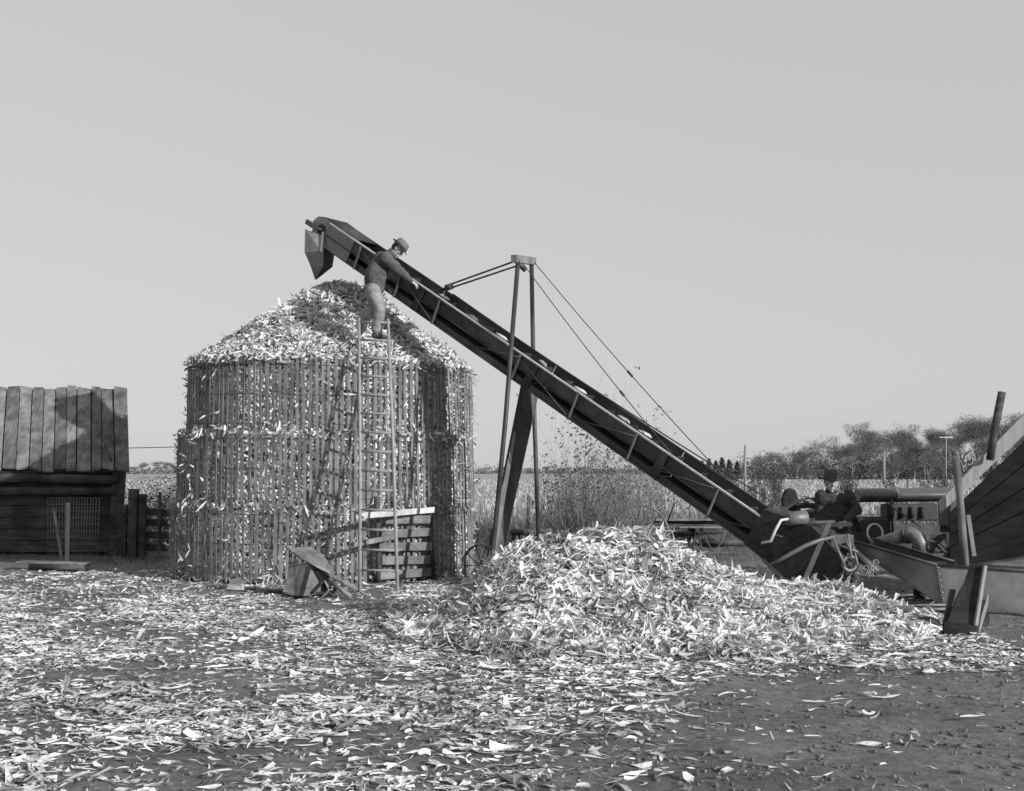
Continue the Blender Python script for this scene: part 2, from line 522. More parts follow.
nn = np.stack([rng.normal(0, 0.28, N), rng.normal(0, 0.28, N), np.ones(N)], 1)
sz = np.where(rng.random(N) < 0.12, 1.05, rng.uniform(0.35, 0.72, N))
lit = husks(pos, td, nn, rng.gamma(5, 0.032, N).clip(0.05, 0.30) * sz, rng.gamma(3, 0.011, N).clip(0.008, 0.075) * (0.5 + 0.5 * sz), rng.normal(0.05, 0.3, N), rng.uniform(0.0, 0.7, N), tones(N, 0.6, 1.2, 0.24) * clump(x, y, 0.9, 12, 0.55), S=4)
stuff_obj('husk_litter', lit, M['husk'], 'pale corn husks strewn flat over the dark trodden yard', 'husk litter')
# clods and crumbs of earth
N = 30000
x = rng.uniform(-8, 8.5, N); y = 5.2 + 11 * rng.random(N) ** 1.3
k = rng.random(N) < np.where(x > -0.5 + (y - 7) * 0.5, 1.0, 0.35) * np.clip(lumps(x, y, 1.3, 6) * 1.6 + 0.6, 0.1, 1)
x, y = x[k], y[k]; N = len(x)
z = np.array([gh(a, b) for a, b in zip(x, y)])
cr_ = rng.gamma(2.0, 0.0032, N).clip(0.003, 0.015)
M['clod'] = mat('earth_clod', 0.09, 0.2, 20, 0.95, tone=True)
stuff_obj('clods', ears(np.stack([x, y, z + cr_ * 0.3], 1), unit(N, 0.3), cr_, cr_ * 3.2, rng.uniform(0.6, 1.2, N)), M['clod'], 'small clods of earth scattered over the bare yard dirt', 'clods', smooth=False)
# fine crumbs and bits of stalk
N = 26000
x = rng.uniform(-10.5, 8.5, N); y = 4.8 + 16 * rng.random(N) ** 1.2
k = rng.random(N) < np.clip(dens(x, y) + 0.25, 0, 1)
x = x[k]; y = y[k]; N = len(x)
z = np.array([gh(a, b) for a, b in zip(x, y)])
pos = np.stack([x, y, z + 0.006], 1)
bits = husks(pos, unit(N, 0.2), np.stack([rng.normal(0, 0.3, N), rng.normal(0, 0.3, N), np.ones(N)], 1), rng.uniform(0.02, 0.11, N), rng.uniform(0.004, 0.016, N), rng.normal(0, 0.3, N), rng.uniform(0, 0.6, N), tones(N, 0.3, 0.9, 0.4), S=2)
stuff_obj('chaff', bits, M['husk'], 'fine chaff and stalk bits scattered through the yard dirt', 'chaff')

# ------------------------------------------------------------------ corn crib
CX, CY = -3.16, 19.63
TIERS = [(2.56, 0.0, 2.535), (2.52, 1.13, 2.49), (2.42, 2.25, 2.395)]
TH = 1.17
def rim_lift(phi):
    return -0.07 * math.sin(phi)       # phi: 0 faces the camera, + to the right
def gf_(phi):
    "a slightly four-cornered plan: flats to the front and sides"
    p = phi - 0.05
    return 1.0 / (np.abs(np.cos(p)) ** 2.5 + np.abs(np.sin(p)) ** 2.5) ** (1 / 2.5) * 0.965
def toff(z):
    return np.where(z < 1.15, 0.0, np.where(z < 2.27, 0.06, 0.13))
def trad(z):
    return np.where(z < 1.15, 2.545, np.where(z < 2.27, 2.50, 2.405))
def cpt(phi, r, z, off=None):
    r = r * float(gf_(phi))
    off = 0.045 * z if off is None else off
    return V(CX + off + r * math.sin(phi), CY - r * math.cos(phi), z)
crib = empty('corn_crib', (CX, CY, 0), 'round corn crib of three stacked tiers of slatted fence, heaped full of ears', 'corn crib')
for ti, (r0, z0, r1) in enumerate(TIERS):
    mb = MB(); ns = int(2 * math.pi * r0 / 0.098)
    for i in range(ns):
        ph = 2 * math.pi * i / ns + random.uniform(-0.004, 0.004)
        bulge = 0.030 * math.sin(ph * 5 + 1) + 0.015 * math.sin(ph * 11)
        ra = r0 + bulge + random.uniform(-0.006, 0.006); rb = r1 + bulge + random.uniform(-0.006, 0.006)
        za = max(0.01, z0 + rim_lift(ph) * z0 / 3.4 + random.uniform(-0.02, 0.015))
        zb = z0 + TH + rim_lift(ph) * (z0 + TH) / 3.4 + random.uniform(-0.03, 0.02)
        tw = random.uniform(-0.16, 0.16); sl = random.gauss(0, 0.003)
        rad = V(math.sin(ph + tw), -math.cos(ph + tw), 0)
        wdt = random.uniform(0.038, 0.058)
        a, c = cpt(ph, ra, za, (0.0, 0.06, 0.13)[ti]), cpt(ph + sl, rb, zb, (0.0, 0.06, 0.13)[ti])
        mid = (a + c) / 2 + rad * random.uniform(-0.006, 0.012)
        mb.beam(a, mid, wdt, 0.011, rad)
        mb.beam(mid, c, wdt, 0.011, rad)
    part = mb.build('slat_fence', M['slat'], crib)
    wm = MB()
    for q in (0.12, 0.5, 0.88):
        for off in (-0.012, 0.012):
            pts = []
            for i in range(ns * 2 + 1):
                ph = 2 * math.pi * i / (ns * 2)
                bulge = 0.030 * math.sin(ph * 5 + 1) + 0.015 * math.sin(ph * 11)
                rr = r0 + (r1 - r0) * q + bulge + (off * (1 if i % 2 else 0.4))
                pts.append(cpt(ph, rr, z0 + TH * q + rim_lift(ph) * (z0 + TH * q) / 3.4, (0.0, 0.06, 0.13)[ti]))
            wm.tube(pts, 0.0035, 4, cap=False)
    w_ = wm.build('fence_wire', M['iron'], crib)
    w_.parent = part
# door of horizontal boards, its posts and the pale lintel
PHD = R(36)
tx = V(math.cos(PHD), math.sin(PHD), 0); nr = V(math.sin(PHD), -math.cos(PHD), 0)
dc = cpt(PHD, 2.63, 0)
for i in range(5):
    zc = 0.13 + i * 0.205
    l = -0.42 + random.uniform(-0.06, 0.03); r_ = 0.40 + random.uniform(-0.01, 0.03)
    if i == 2: l = -0.50
    tl = random.uniform(-0.012, 0.012)
    MB().beam(dc + tx * l + V(0, 0, zc - tl), dc + tx * r_ + V(0, 0, zc + tl), 0.025, 0.125).build('door_board', M['woodh'], crib)
MB().beam(dc - tx * 1.12 + nr * 0.42 + V(0, 0, 1.04), dc + tx * 0.44 + nr * 0.04 + V(0, 0, 1.09), 0.03, 0.085).build('lintel_board', M['palewood'], crib, 'bleached pale board across the door')
MB().beam(dc - tx * 1.22 + nr * 0.50 + V(0, 0, 0.64), dc - tx * 0.25 + nr * 0.05 + V(0, 0, 0.70), 0.04, 0.07).build('prop_board', M['wood'], crib)
for sx_, hgt in ((0.47, 1.15), (-0.48, 1.3)):
    q = dc + tx * sx_ - nr * 0.03
    MB().tube([q + V(0, 0, 0), q - nr * 0.12 + V(0.02, 0, hgt)], [0.05, 0.04], 8).build('post', M['darkwood'], crib)

# ears of corn packed behind the slats
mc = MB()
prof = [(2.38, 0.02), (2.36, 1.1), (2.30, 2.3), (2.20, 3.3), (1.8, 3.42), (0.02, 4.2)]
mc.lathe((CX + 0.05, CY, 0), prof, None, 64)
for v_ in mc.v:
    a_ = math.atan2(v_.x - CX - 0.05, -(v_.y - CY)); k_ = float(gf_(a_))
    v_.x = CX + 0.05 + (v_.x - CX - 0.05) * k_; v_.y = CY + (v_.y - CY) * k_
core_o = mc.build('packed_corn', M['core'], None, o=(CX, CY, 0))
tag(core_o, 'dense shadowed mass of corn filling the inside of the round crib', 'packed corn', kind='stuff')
N = 22000
ph = rng.uniform(-2.2, 2.2, N); zz = rng.uniform(0.03, 3.40, N)
rr = trad(zz) - 0.035 + 0.030 * np.sin(ph * 5 + 1) + 0.015 * np.sin(ph * 11) + 0.008 - rng.random(N) ** 1.5 * 0.04
rr = rr * gf_(ph)
pos = np.stack([CX + toff(zz) + rr * np.sin(ph), CY - rr * np.cos(ph), zz], 1)
radial = np.stack([np.sin(ph), -np.cos(ph), np.zeros(N)], 1)
tang = np.stack([np.cos(ph), np.sin(ph), np.zeros(N)], 1)
mixr = rng.random(N)[:, None]
ax = radial * (0.3 + mixr) + tang * rng.normal(0, 0.8, (N, 1)) + np.array([[0, 0, 1]]) * rng.normal(0, 0.45, (N, 1))
pos -= radial * (np.abs(np.sum(ax / np.linalg.norm(ax, axis=1, keepdims=True) * radial, 1)) * 0.08)[:, None]
stuff_obj('ear_corn', ears(pos, ax, rng.uniform(0.022, 0.033, N), rng.uniform(0.14, 0.2, N), tones(N, 0.75, 1.1, 0.1)), M['ear'], 'ears of corn showing white between the slats of the crib', 'ear corn', smooth=True)

# heap of husked ears and husks above the rim
def heap_h(x, y):
    x = np.asarray(x, float) - CX - 0.12; y = np.asarray(y, float) - CY
    px_, py_ = 0.22, 0.0
    # radial distance from an off-centre peak, scaled by the distance to the rim that way
    dx, dy = x - px_, y - py_
    r = np.sqrt(dx * dx + dy * dy) + 1e-6
    ux, uy = dx / r, dy / r
    b = px_ * ux + py_ * uy
    rim = -b + np.sqrt(np.maximum(b * b - (px_ * px_ + py_ * py_) + 2.40 ** 2, 0.01))
    q = np.clip(r / rim, 0, 1)
    pr = np.interp(q, [0, 0.12, 0.3, 0.55, 0.8, 1.0], [1.0, 0.98, 0.84, 0.52, 0.22, 0.0])
    return 3.36 - 0.03 * x + 1.50 * pr + 0.10 * np.sin(x * 3.1 + 1) * np.cos(y * 2.7) * pr * (1 - pr) * 4
mb = MB(); rows = []
rs = np.linspace(0.01, 2.37, 26); nph = 72
vv = []; 
for r in rs:
    for k_ in range(nph):
        t = 2 * math.pi * k_ / nph
        rk_ = r * float(gf_(t)); xx, yy2 = CX + 0.12 + rk_ * math.sin(t), CY - rk_ * math.cos(t)
        vv.append((xx, yy2, float(heap_h(xx, yy2)) - 0.09 + 0.05 * noise.noise(Vector((xx * 3, yy2 * 3, 1)))))
ff = [(i * nph + k_, (i + 1) * nph + k_, (i + 1) * nph + (k_ + 1) % nph, i * nph + (k_ + 1) % nph) for i in range(len(rs) - 1) for k_ in range(nph)]
core = (np.array(vv), np.array(ff), np.full(len(vv), 0.4))
N = 16000
ph = rng.uniform(-math.pi, math.pi, N); r = 2.38 * np.sqrt(rng.random(N)) * gf_(ph)
x = CX + 0.12 + r * np.sin(ph); y = CY - r * np.cos(ph)
h, n_ = surf(heap_h, x, y)
pos = np.stack([x, y, h - 0.07 + lumps(x, y, 3, 1) * 0.06], 1) + n_ * (rng.random(N) * 0.12)[:, None]
td = unit(N, 0.8); td -= n_ * (np.sum(td * n_, 1) * rng.uniform(0.0, 1.0, N))[:, None]
hp = husks(pos, td, n_ + rng.normal(0, 0.7, (N, 3)), rng.gamma(5, 0.032, N).clip(0.05, 0.3), rng.gamma(3, 0.012, N).clip(0.008, 0.07), rng.normal(0, 0.55, N), rng.uniform(0.1, 0.8, N), tones(N, 0.68, 1.1, 0.15))
Ne = 1500
ph = rng.uniform(-math.pi, math.pi, Ne); r = 2.36 * np.sqrt(rng.random(Ne))
x = CX + 0.12 + r * np.sin(ph); y = CY - r * np.cos(ph)
h, n_ = surf(heap_h, x, y)
he = ears(np.stack([x, y, h], 1), unit(Ne, 0.4), rng.uniform(0.02, 0.03, Ne), rng.uniform(0.14, 0.2, Ne), tones(Ne, 0.7, 1.1))
stuff_obj('corn_heap', join_np([core, hp, he]), M['husk'], 'peaked heap of pale corn and husks rising above the crib rim', 'corn heap')

# husks poking out through the slats, thick along the tier joints
def poke(N, zsel):
    ph = rng.uniform(-1.75, 1.75, N); zz = zsel(N)
    rr = trad(zz) + 0.02 + rng.uniform(-0.02, 0.04, N)
    zz = zz - 0.07 * np.sin(ph) * zz / 3.4
    rr = rr * gf_(ph)
    pos = np.stack([CX + toff(zz) + rr * np.sin(ph), CY - rr * np.cos(ph), zz], 1)
    radial = np.stack([np.sin(ph), -np.cos(ph), np.zeros(N)], 1)
    tang = np.stack([np.cos(ph), np.sin(ph), np.zeros(N)], 1)
    td = radial * rng.uniform(0.1, 1.0, (N, 1)) + tang * rng.normal(0, 0.8, (N, 1)) + np.array([[0, 0, 1]]) * rng.normal(-0.25, 0.7, (N, 1))
    return husks(pos, td, radial + rng.normal(0, 0.5, (N, 3)), rng.uniform(0.07, 0.22, N), rng.uniform(0.02, 0.05, N), rng.normal(0, 0.6, N), rng.uniform(0.1, 0.8, N), tones(N, 0.55, 1.1, 0.3))
pk = join_np([poke(150, lambda n: rng.uniform(0.05, 3.3, n)), poke(190, lambda n: rng.normal(1.15, 0.04, n)), poke(260, lambda n: rng.normal(2.29, 0.05, n)), poke(90, lambda n: rng.normal(3.36, 0.05, n)), poke(180, lambda n: rng.uniform(0.0, 0.12, n))])
stuff_obj('loose_husks', pk, M['husk'], 'stray husks poking out between the crib slats and along the tier joints', 'husks')
# more husks hanging out of the shaded left flank
def flank(N, lo, hi):
    ph = rng.uniform(lo, hi, N); zz = rng.uniform(0.05, 3.4, N)
    rr = trad(zz) + 0.02 + rng.uniform(-0.02, 0.06, N)
    rr = rr * gf_(ph)
    pos = np.stack([CX + toff(zz) + rr * np.sin(ph), CY - rr * np.cos(ph), zz], 1)
    radial = np.stack([np.sin(ph), -np.cos(ph), np.zeros(N)], 1)
    td = radial * rng.uniform(0.1, 1.0, (N, 1)) + unit(N) * 0.9
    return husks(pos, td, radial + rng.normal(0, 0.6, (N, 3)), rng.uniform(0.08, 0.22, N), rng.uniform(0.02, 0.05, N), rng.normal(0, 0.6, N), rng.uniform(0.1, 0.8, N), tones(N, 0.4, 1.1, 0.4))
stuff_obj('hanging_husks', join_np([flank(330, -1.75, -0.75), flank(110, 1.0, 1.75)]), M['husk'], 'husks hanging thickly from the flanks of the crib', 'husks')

# ------------------------------------------------------------------ ladder
LB, LT = (376.5, 16.45), (376.0, 17.22)
lad = empty('ladder', (G(378, 15.95)), 'tall wooden rung ladder leaning on the front of the round crib', 'ladder')
zt = 1.7 + (470 - 318) / F * 17.25
lb0, lb1 = G(360, 16.0, 0.0), G(397.5, 15.9, 0.0)
lt0, lt1 = P(359, 318, 17.3), P(388, 319, 17.2)
MB().tube([lb0, (lb0 + lt0) / 2 + V(0.01, 0, 0), lt0], [0.026, 0.025, 0.022], 8).build('rail', M['ladder'], lad)
MB().tube([lb1, (lb1 + lt1) / 2 + V(0.012, 0, 0), lt1], [0.026, 0.025, 0.022], 8).build('rail', M['ladder'], lad)
nr_ = 14
for i in range(nr_):
    t = 0.075 + (0.985 - 0.075) * i / (nr_ - 1)
    a, b_ = lb0.lerp(lt0, t), lb1.lerp(lt1, t)
    bend = V(0.01, 0, 0) * (1 - abs(2 * t - 1))
    MB().tube([a - (b_ - a) * 0.07 + bend, b_ + (b_ - a) * 0.07 + bend], 0.019, 7).build('rung', M['ladder'], lad)

# ------------------------------------------------------------------ portable elevator
E0 = P(803, 582, 14.2)            # near lower edge at the foot
E1 = P(318, 242.5, 19.0)            # near lower edge at the head
EL = (E1 - E0); ELEN = EL.length; ed = EL.normalized()
ew = V(-ed.y, ed.x, 0).normalized()
if ew.y < 0: ew = -ew                     # across, away from the camera
en = ew.cross(ed).normalized()
if en.z < 0: en = -en
EW = 0.50
def E(t, a=0.0, nrm=0.0):
    "t metres up the elevator, a across, nrm above the lower edge"
    return E0 + ed * t + ew * a + en * nrm
elev = empty('grain_elevator', E0 * V(1, 1, 0).length * 0 + V(E0.x, E0.y, 0), 'long dark steel conveyor elevator slanting up over the round crib', 'elevator')
def epanel(name, t0, t1, a, n0, n1, th, m, par=elev):
    return MB().slab([E(t0, a, n0), E(t1, a, n0), E(t1, a, n1), E(t0, a, n1)], ew * th).build(name, m, par)
SEG = [0.0, 2.45, 4.9, 7.35, ELEN - 0.1]
for i in range(4):
    t0, t1 = SEG[i] + 0.006, SEG[i + 1] - 0.006
    mb = MB().slab([E(t0, 0.0, 0.19), E(t1, 0.0, 0.19), E(t1, 0.0, 0.385), E(t0, 0.0, 0.385)], ew * 0.006)
    for t in np.arange(t0 + 0.08, t1 - 0.05, 0.15):
        for q in (0.215, 0.36):
            mb.tube([E(t, 0.001, q), E(t, -0.009, q)], 0.009, 6)
    mb.build('trough_side', M['steel'], elev)
    epanel('trough_side', t0, t1, EW, 0.19, 0.40, 0.006, M['steel'])
    MB().slab([E(t0, 0.008, 0.195), E(t1, 0.008, 0.195), E(t1, EW - 0.002, 0.195), E(t0, EW - 0.002, 0.195)], en * 0.006).build('trough_floor', M['steelin'], elev)
    epanel('return_side', t0, t1, 0.0, 0.0, 0.085, 0.006, M['steel'])
    epanel('return_side', t0, t1, EW, 0.0, 0.12, 0.006, M['steel'])
    MB().slab([E(t0, 0.008, 0.004), E(t1, 0.008, 0.004), E(t1, EW - 0.002, 0.004), E(t0, EW - 0.002, 0.004)], en * 0.006).build('return_floor', M['steelin'], elev)
    MB().beam(E(t0, -0.014, 0.39), E(t1, -0.014, 0.39), 0.032, 0.022, en).build('top_rail', M['edge'], elev)
    MB().beam(E(t0, EW + 0.012, 0.405), E(t1, EW + 0.012, 0.405), 0.03, 0.022, en).build('top_rail', M['steel'], elev)
    MB().beam(E(t0, -0.012, 0.185), E(t1, -0.012, 0.185), 0.022, 0.018, en).build('side_flange', M['steelin'], elev)
    MB().beam(E(t0, -0.012, -0.002), E(t1, -0.012, -0.002), 0.024, 0.02, en).build('side_flange', M['steel'], elev)
for i in range(1, 4):
    MB().slab([E(SEG[i] - 0.06, -0.028, -0.01), E(SEG[i] + 0.06, -0.028, -0.01), E(SEG[i] + 0.06, -0.028, 0.37), E(SEG[i] - 0.06, -0.028, 0.37)], ew * -0.008).build('joint_plate', M['steelin'], elev)
for t in (1.5, 2.9, 4.0, 5.15, 6.9, 7.8, 8.8):     # stays
    MB().beam(E(t, -0.035, -0.015), E(t + 0.05, -0.035, 0.40), 0.035, 0.02, ed).build('stay', M['zinc'], elev)
for (ta, na, tb, nb) in ((1.6, 0.36, 2.9, -0.0), (2.95, 0.34, 4.0, 0.02), (5.2, 0.33, 4.05, 0.03), (5.2, 0.33, 6.2, 0.02), (6.9, 0.02, 7.8, 0.33), (7.85, 0.02, 8.8, 0.33), (0.5, 0.34, 1.5, 0.0)):
    MB().tube([E(ta, -0.05, na), E(tb, -0.05, nb)], 0.008, 6).build('truss_rod', M['steel'], elev)
# flights of the conveyor chain
for t in np.arange(0.3, ELEN - 0.2, 0.42):
    MB().beam(E(t, 0.03, 0.30), E(t, EW - 0.03, 0.30), 0.02, 0.10, en).build('flight', M['steelin'], elev)
for a in (0.16, EW - 0.16):
    MB().tube([E(0.1, a, 0.235), E(ELEN - 0.1, a, 0.235)], 0.014, 5).build('chain', M['iron'], elev)
# a few ears riding up
for t in (4.9, 5.7, 7.0, 3.3, 2.9, 4.1, 6.3):
    p = E(t, 0.05 + random.random() * 0.1, 0.41)
    d = (ed + ew * random.uniform(-0.4, 0.4)).normalized()
    o = MB().tube([p - d * 0.11, p - d * 0.06, p + d * 0.05, p + d * 0.11], [0.012, 0.028, 0.025, 0.01], 8).build('corn_ear', M['palewood'], None, o=p)
    tag(o, 'pale ear of corn riding up the elevator trough', 'corn ear', 'ears of corn riding the elevator')
# head: rounded housing and the hanging spout
hd = []
for a in (-0.012, EW + 0.006):
    poly = [E(ELEN - 0.75, a, 0.0), E(ELEN - 0.05, a, -0.02), E(ELEN + 0.20, a, 0.08), E(ELEN + 0.28, a, 0.26), E(ELEN + 0.22, a, 0.36), E(ELEN + 0.05, a, 0.42), E(ELEN - 0.75, a, 0.40)]
    MB().prism(poly, ew * 0.008).build('head_plate', M['zinc'] if a < 0 else M['steel'], elev)
top = [E(ELEN + 0.27, 0, 0.27), E(ELEN + 0.22, 0, 0.365), E(ELEN + 0.05, 0, 0.425), E(ELEN - 0.75, 0, 0.40)]
mb = MB()
for i in range(3): mb.slab([top[i], top[i + 1], top[i + 1] + ew * EW, top[i] + ew * EW], en * 0.006)
mb.build('head_hood', M['steelin'], elev)
MB().tube([E(ELEN + 0.02, -0.14, 0.22), E(ELEN + 0.02, EW + 0.1, 0.22)], 0.02, 8).build('head_shaft', M['iron'], elev)
MB().tube([E(ELEN + 0.02, -0.03, 0.22), E(ELEN + 0.02, -0.012, 0.22)], 0.09, 16).build('bearing_plate', M['steelin'], elev)
mb = MB().tube([E(ELEN + 0.02, 0.1, 0.22), E(ELEN + 0.02, 0.13, 0.22)], 0.12, 14).tube([E(ELEN + 0.02, EW - 0.13, 0.22), E(ELEN + 0.02, EW - 0.1, 0.22)], 0.12, 14)
mb.build('sprocket', M['iron'], elev)
MB().beam(E(ELEN + 0.2, -0.05, 0.2), E(ELEN + 0.37, -0.05, 0.2), 0.05, 0.08).build('bearing_block', M['steel'], elev)
# spout: a tapering sheet funnel, four-sided, open below
sa = [P(305, 229, 18.93), P(304.5, 252, 18.93), P(310.5, 266, 18.98), P(315, 279.5, 19.13)]
sb = [P(324, 236, 18.88), P(321, 251, 18.78), P(321.5, 266.5, 18.88), P(316, 280, 19.10)]
sc_ = [P(335, 244, 19.38), P(334, 257, 19.38), P(332.5, 267, 19.33), P(317, 279, 19.23)]
sd_ = [P(318, 235, 19.48), P(317, 252, 19.48), P(318, 264, 19.48), P(316, 278, 19.28)]
for j, (A, B) in enumerate(((sa, sb), (sb, sc_), (sc_, sd_), (sd_, sa))):
    mb = MB()
    for i in range(3):
        c = (A[i] + B[i] + A[i + 1] + B[i + 1]) / 4
        inn = (P(320, 256, 19.16) - c); inn.z = 0
        mb.slab([A[i], B[i], B[i + 1], A[i + 1]], inn.normalized() * 0.006)
    mb.build('spout_panel', (M['zinc'], M['steelin'], M['steelin'], M['steelin'])[j], elev)
MB().beam(P(323, 232, 18.85), P(321, 252, 18.76), 0.03, 0.015).build('spout_strap', M['zinc'], elev)
# derrick, timber prop and wheels that carry it
dtop0, dtop1 = P(518, 262, 16.75), P(531.5, 262, 17.7)
dft0, dft1 = G(489, 16.2, 0.0), G(540, 17.7, 0.0)
MB().tube([dft0, dft0.lerp(dtop0, 0.5) + V(0.02, 0, 0), dtop0], 0.034, 8).build('derrick_pole', M['steel'], elev)
MB().tube([dft1, dft1.lerp(dtop1, 0.5) + V(-0.02, 0, 0), dtop1], 0.034, 8).build('derrick_pole', M['steel'], elev)
MB().beam(dtop0 + V(-0.06, -0.1, 0.03), dtop1 + V(0.03, 0.1, 0.03), 0.09, 0.11).build('derrick_crossbar', M['wood'], elev)
MB().tube([dtop0 + V(0, -0.02, -0.02), dtop0 + V(0.1, 0.1, -0.1)], 0.035, 8).build('pulley', M['iron'], elev)
l_top0, l_top1 = P(520.5, 386, 17.15), P(537, 396, 17.3)
l_b0, l_b1 = G(480.5, 16.7, 0.0), G(494.5, 16.9, 0.0)
MB().slab([l_b0, l_b1, l_top1, l_top0], V(0.02, 0.06, 0)).build('timber_leg', M['roofish'], elev)
MB().slab([l_b0 + V(0.04, -0.03, 0.05), l_b0 + V(0.16, -0.03, 0.05), P(516, 432, 16.85), P(513.5, 432, 16.85)], V(0, 0.025, 0)).build('timber_brace', M['wood'], elev)
def spoke_wheel(name, c, axis, rad, parent, m, nsp=10, rim=0.014, wd=0.045, tilt=0.0):
    o = MB().ring(c, axis, rad, rim, 36, 4, flat=wd).build(name, m, parent)
    ax_ = Vector(axis).normalized(); u = ax_.cross(V(0, 0, 1)).normalized(); v = ax_.cross(u)
    sp = MB()
    for i in range(nsp):
        t = 2 * math.pi * i / nsp + tilt; d = u * math.cos(t) + v * math.sin(t)
        sp.tube([Vector(c) + d * 0.04 + ax_ * 0.03 * (1 if i % 2 else -1), Vector(c) + d * (rad - 0.01)], 0.009, 5)
    s_ = sp.build('spokes', m, parent); s_.parent = o
    h_ = MB().tube([Vector(c) - ax_ * 0.08, Vector(c) + ax_ * 0.08], 0.045, 10).build('hub', m, parent); h_.parent = o
    return o
wa = V(-0.5, -0.86, 0).normalized()
wc0 = G(481, 16.4, 0.33)
spoke_wheel('wheel', wc0, wa, 0.30, elev, M['steel'])
wc1 = wc0 + V(0.8, 1.35, 0)
spoke_wheel('wheel', wc1, wa, 0.30, elev, M['steel'])
MB().tube([wc0, wc1], 0.03, 8).build('axle', M['iron'], elev)
# hoist cables and rope
pb = P(446, 288, 17.55)
MB().tube([P(452, 286, 17.5), pb], 0.05, 8).build('pulley_block', M['iron'], elev)
for dz in (-0.03, 0.05):
    MB().tube([dtop0 + V(0, 0, dz - 0.02), P(452, 286, 17.5) + V(0, 0, dz * 0.7)], 0.015, 5).build('hoist_cable', M['iron'], elev)
MB().tube([pb, P(432, 291, 17.7), E(ELEN - 2.6, 0.0, 0.4)], 0.016, 5).build('hoist_cable', M['iron'], elev)
def sagl(a, b, sag=0.05, n=10):
    return [a.lerp(b, i / n) + V(0, 0, -4 * sag * (i / n) * (1 - i / n)) for i in range(n + 1)]
MB().tube(sagl(P(453, 294, 17.5), E(0.6, 0.1, 0.62), 0.06), 0.010, 5).build('control_rope', M['iron'], elev)
MB().tube(sagl(P(522, 262, 17.0), E(2.35, 0.0, 0.4), 0.05), 0.007, 5).build('guy_wire', M['iron'], elev)
MB().tube(sagl(P(534, 262, 17.7), E(1.75, EW, 0.42), 0.05), 0.007, 5).build('guy_wire', M['iron'], elev)
g_ = sagl(P(522, 262, 17.0), E(2.35, 0.0, 0.4), 0.05, 40)
MB().tube([g_[27], g_[28]], 0.018, 6).build('turnbuckle', M['iron'], elev)
g_ = sagl(P(534, 262, 17.7), E(1.75, EW, 0.42), 0.05, 40)
MB().tube([g_[21], g_[22]], 0.018, 6).build('turnbuckle', M['iron'], elev)
# foot of the elevator: boot, drum, gears, levers
bt = [E(-0.35, -0.03, -0.12), E(0.9, -0.03, -0.03), E(0.9, -0.03, 0.50), E(0.25, -0.03, 0.66), E(-0.35, -0.03, 0.52)]
MB().prism(bt, ew * (EW + 0.06)).build('boot_housing', M['steelin'], elev, bevel=0.01)
def PF(px, py, Y):
    return P(px, py, Y - 1.15)
drum0, drum1 = PF(787, 519, 15.25), PF(807, 517, 15.3)
MB().tube([drum0, drum0.lerp(drum1, 0.06), drum0.lerp(drum1, 0.94), drum1], [0.06, 0.085, 0.085, 0.06], 16).build('winding_drum', M['zinc'], elev)
MB().tube([PF(762, 543, 15.2), PF(771, 541, 15.1), PF(775, 531, 15.1), PF(781, 520, 15.1), PF(788, 519, 15.2)], 0.018, 6).build('crank', M['edge'], elev)
MB().tube([PF(783, 524, 15.35), PF(835, 522, 15.3)], 0.03, 6).build('drum_shaft', M['iron'], elev)
MB().beam(PF(785, 527, 15.45), PF(850, 524, 15.6), 0.08, 0.05).build('cross_beam', M['steelin'], elev)
MB().tube([PF(768, 567, 15.05), PF(787, 556, 15.0), PF(805, 546, 14.95), PF(820, 540, 15.0), PF(834, 537, 15.1)], [0.022, 0.026, 0.03, 0.026, 0.02], 7).build('lever', M['zinc'], elev)
MB().beam(PF(805, 579, 14.95), PF(829, 523, 15.05), 0.06, 0.03, (0, 1, 0)).build('lever', M['steel'], elev)
MB().beam(PF(757, 566, 14.9), PF(776, 581, 14.6), 0.07, 0.02, (0, 1, 0)).build('foot_slat', M['zinc'], elev)
MB().beam(PF(763, 560, 14.9), PF(782, 577, 14.7), 0.04, 0.02, (0, 1, 0)).build('foot_slat', M['steel'], elev)
gc = PF(849.5, 563.5, 14.9)
MB().ring(gc, (0.2, -1, 0), 0.085, 0.022, 24, 6).build('gear_ring', M['zinc'], elev)
MB().tube([gc + V(0, 0.05, 0), gc + V(0, -0.03, 0)], 0.03, 8).build('gear_hub', M['iron'], elev)
for (a, b_) in (((833, 539), (845, 566)), ((845, 536), (852, 556)), ((848, 534), (851, 556)), ((853, 547), (858, 566)), ((838, 545), (858, 552))):
    MB().tube([PF(*a, 14.95), PF(*b_, 14.85)], 0.016, 6).build('link_rod', M['zinc'], elev)
mb = MB()
for i in range(9):
    t = i / 8; q = PF(866 + 10 * t, 568 + 6 * math.sin(t * 5), 14.6)
    mb.ring(q, (random.uniform(-1, 1), 1, random.uniform(-.3, .3)), 0.03, 0.008, 10, 4)
mb.build('drag_chain', M['zinc'], elev)
MB().box(PF(838, 548, 15.3), 0.34, 0.2, 0.34, 0.3).build('gearbox', M['iron'], elev, bevel=0.02)
MB().tube([PF(845, 545, 15.2), PF(878, 573, 14.9)], 0.05, 10).build('drive_shaft', M['steel'], elev)
MB().beam(PF(856, 575, 14.9), PF(800, 588, 15.4), 0.08, 0.06).build('foot_rail', M['iron'], elev)

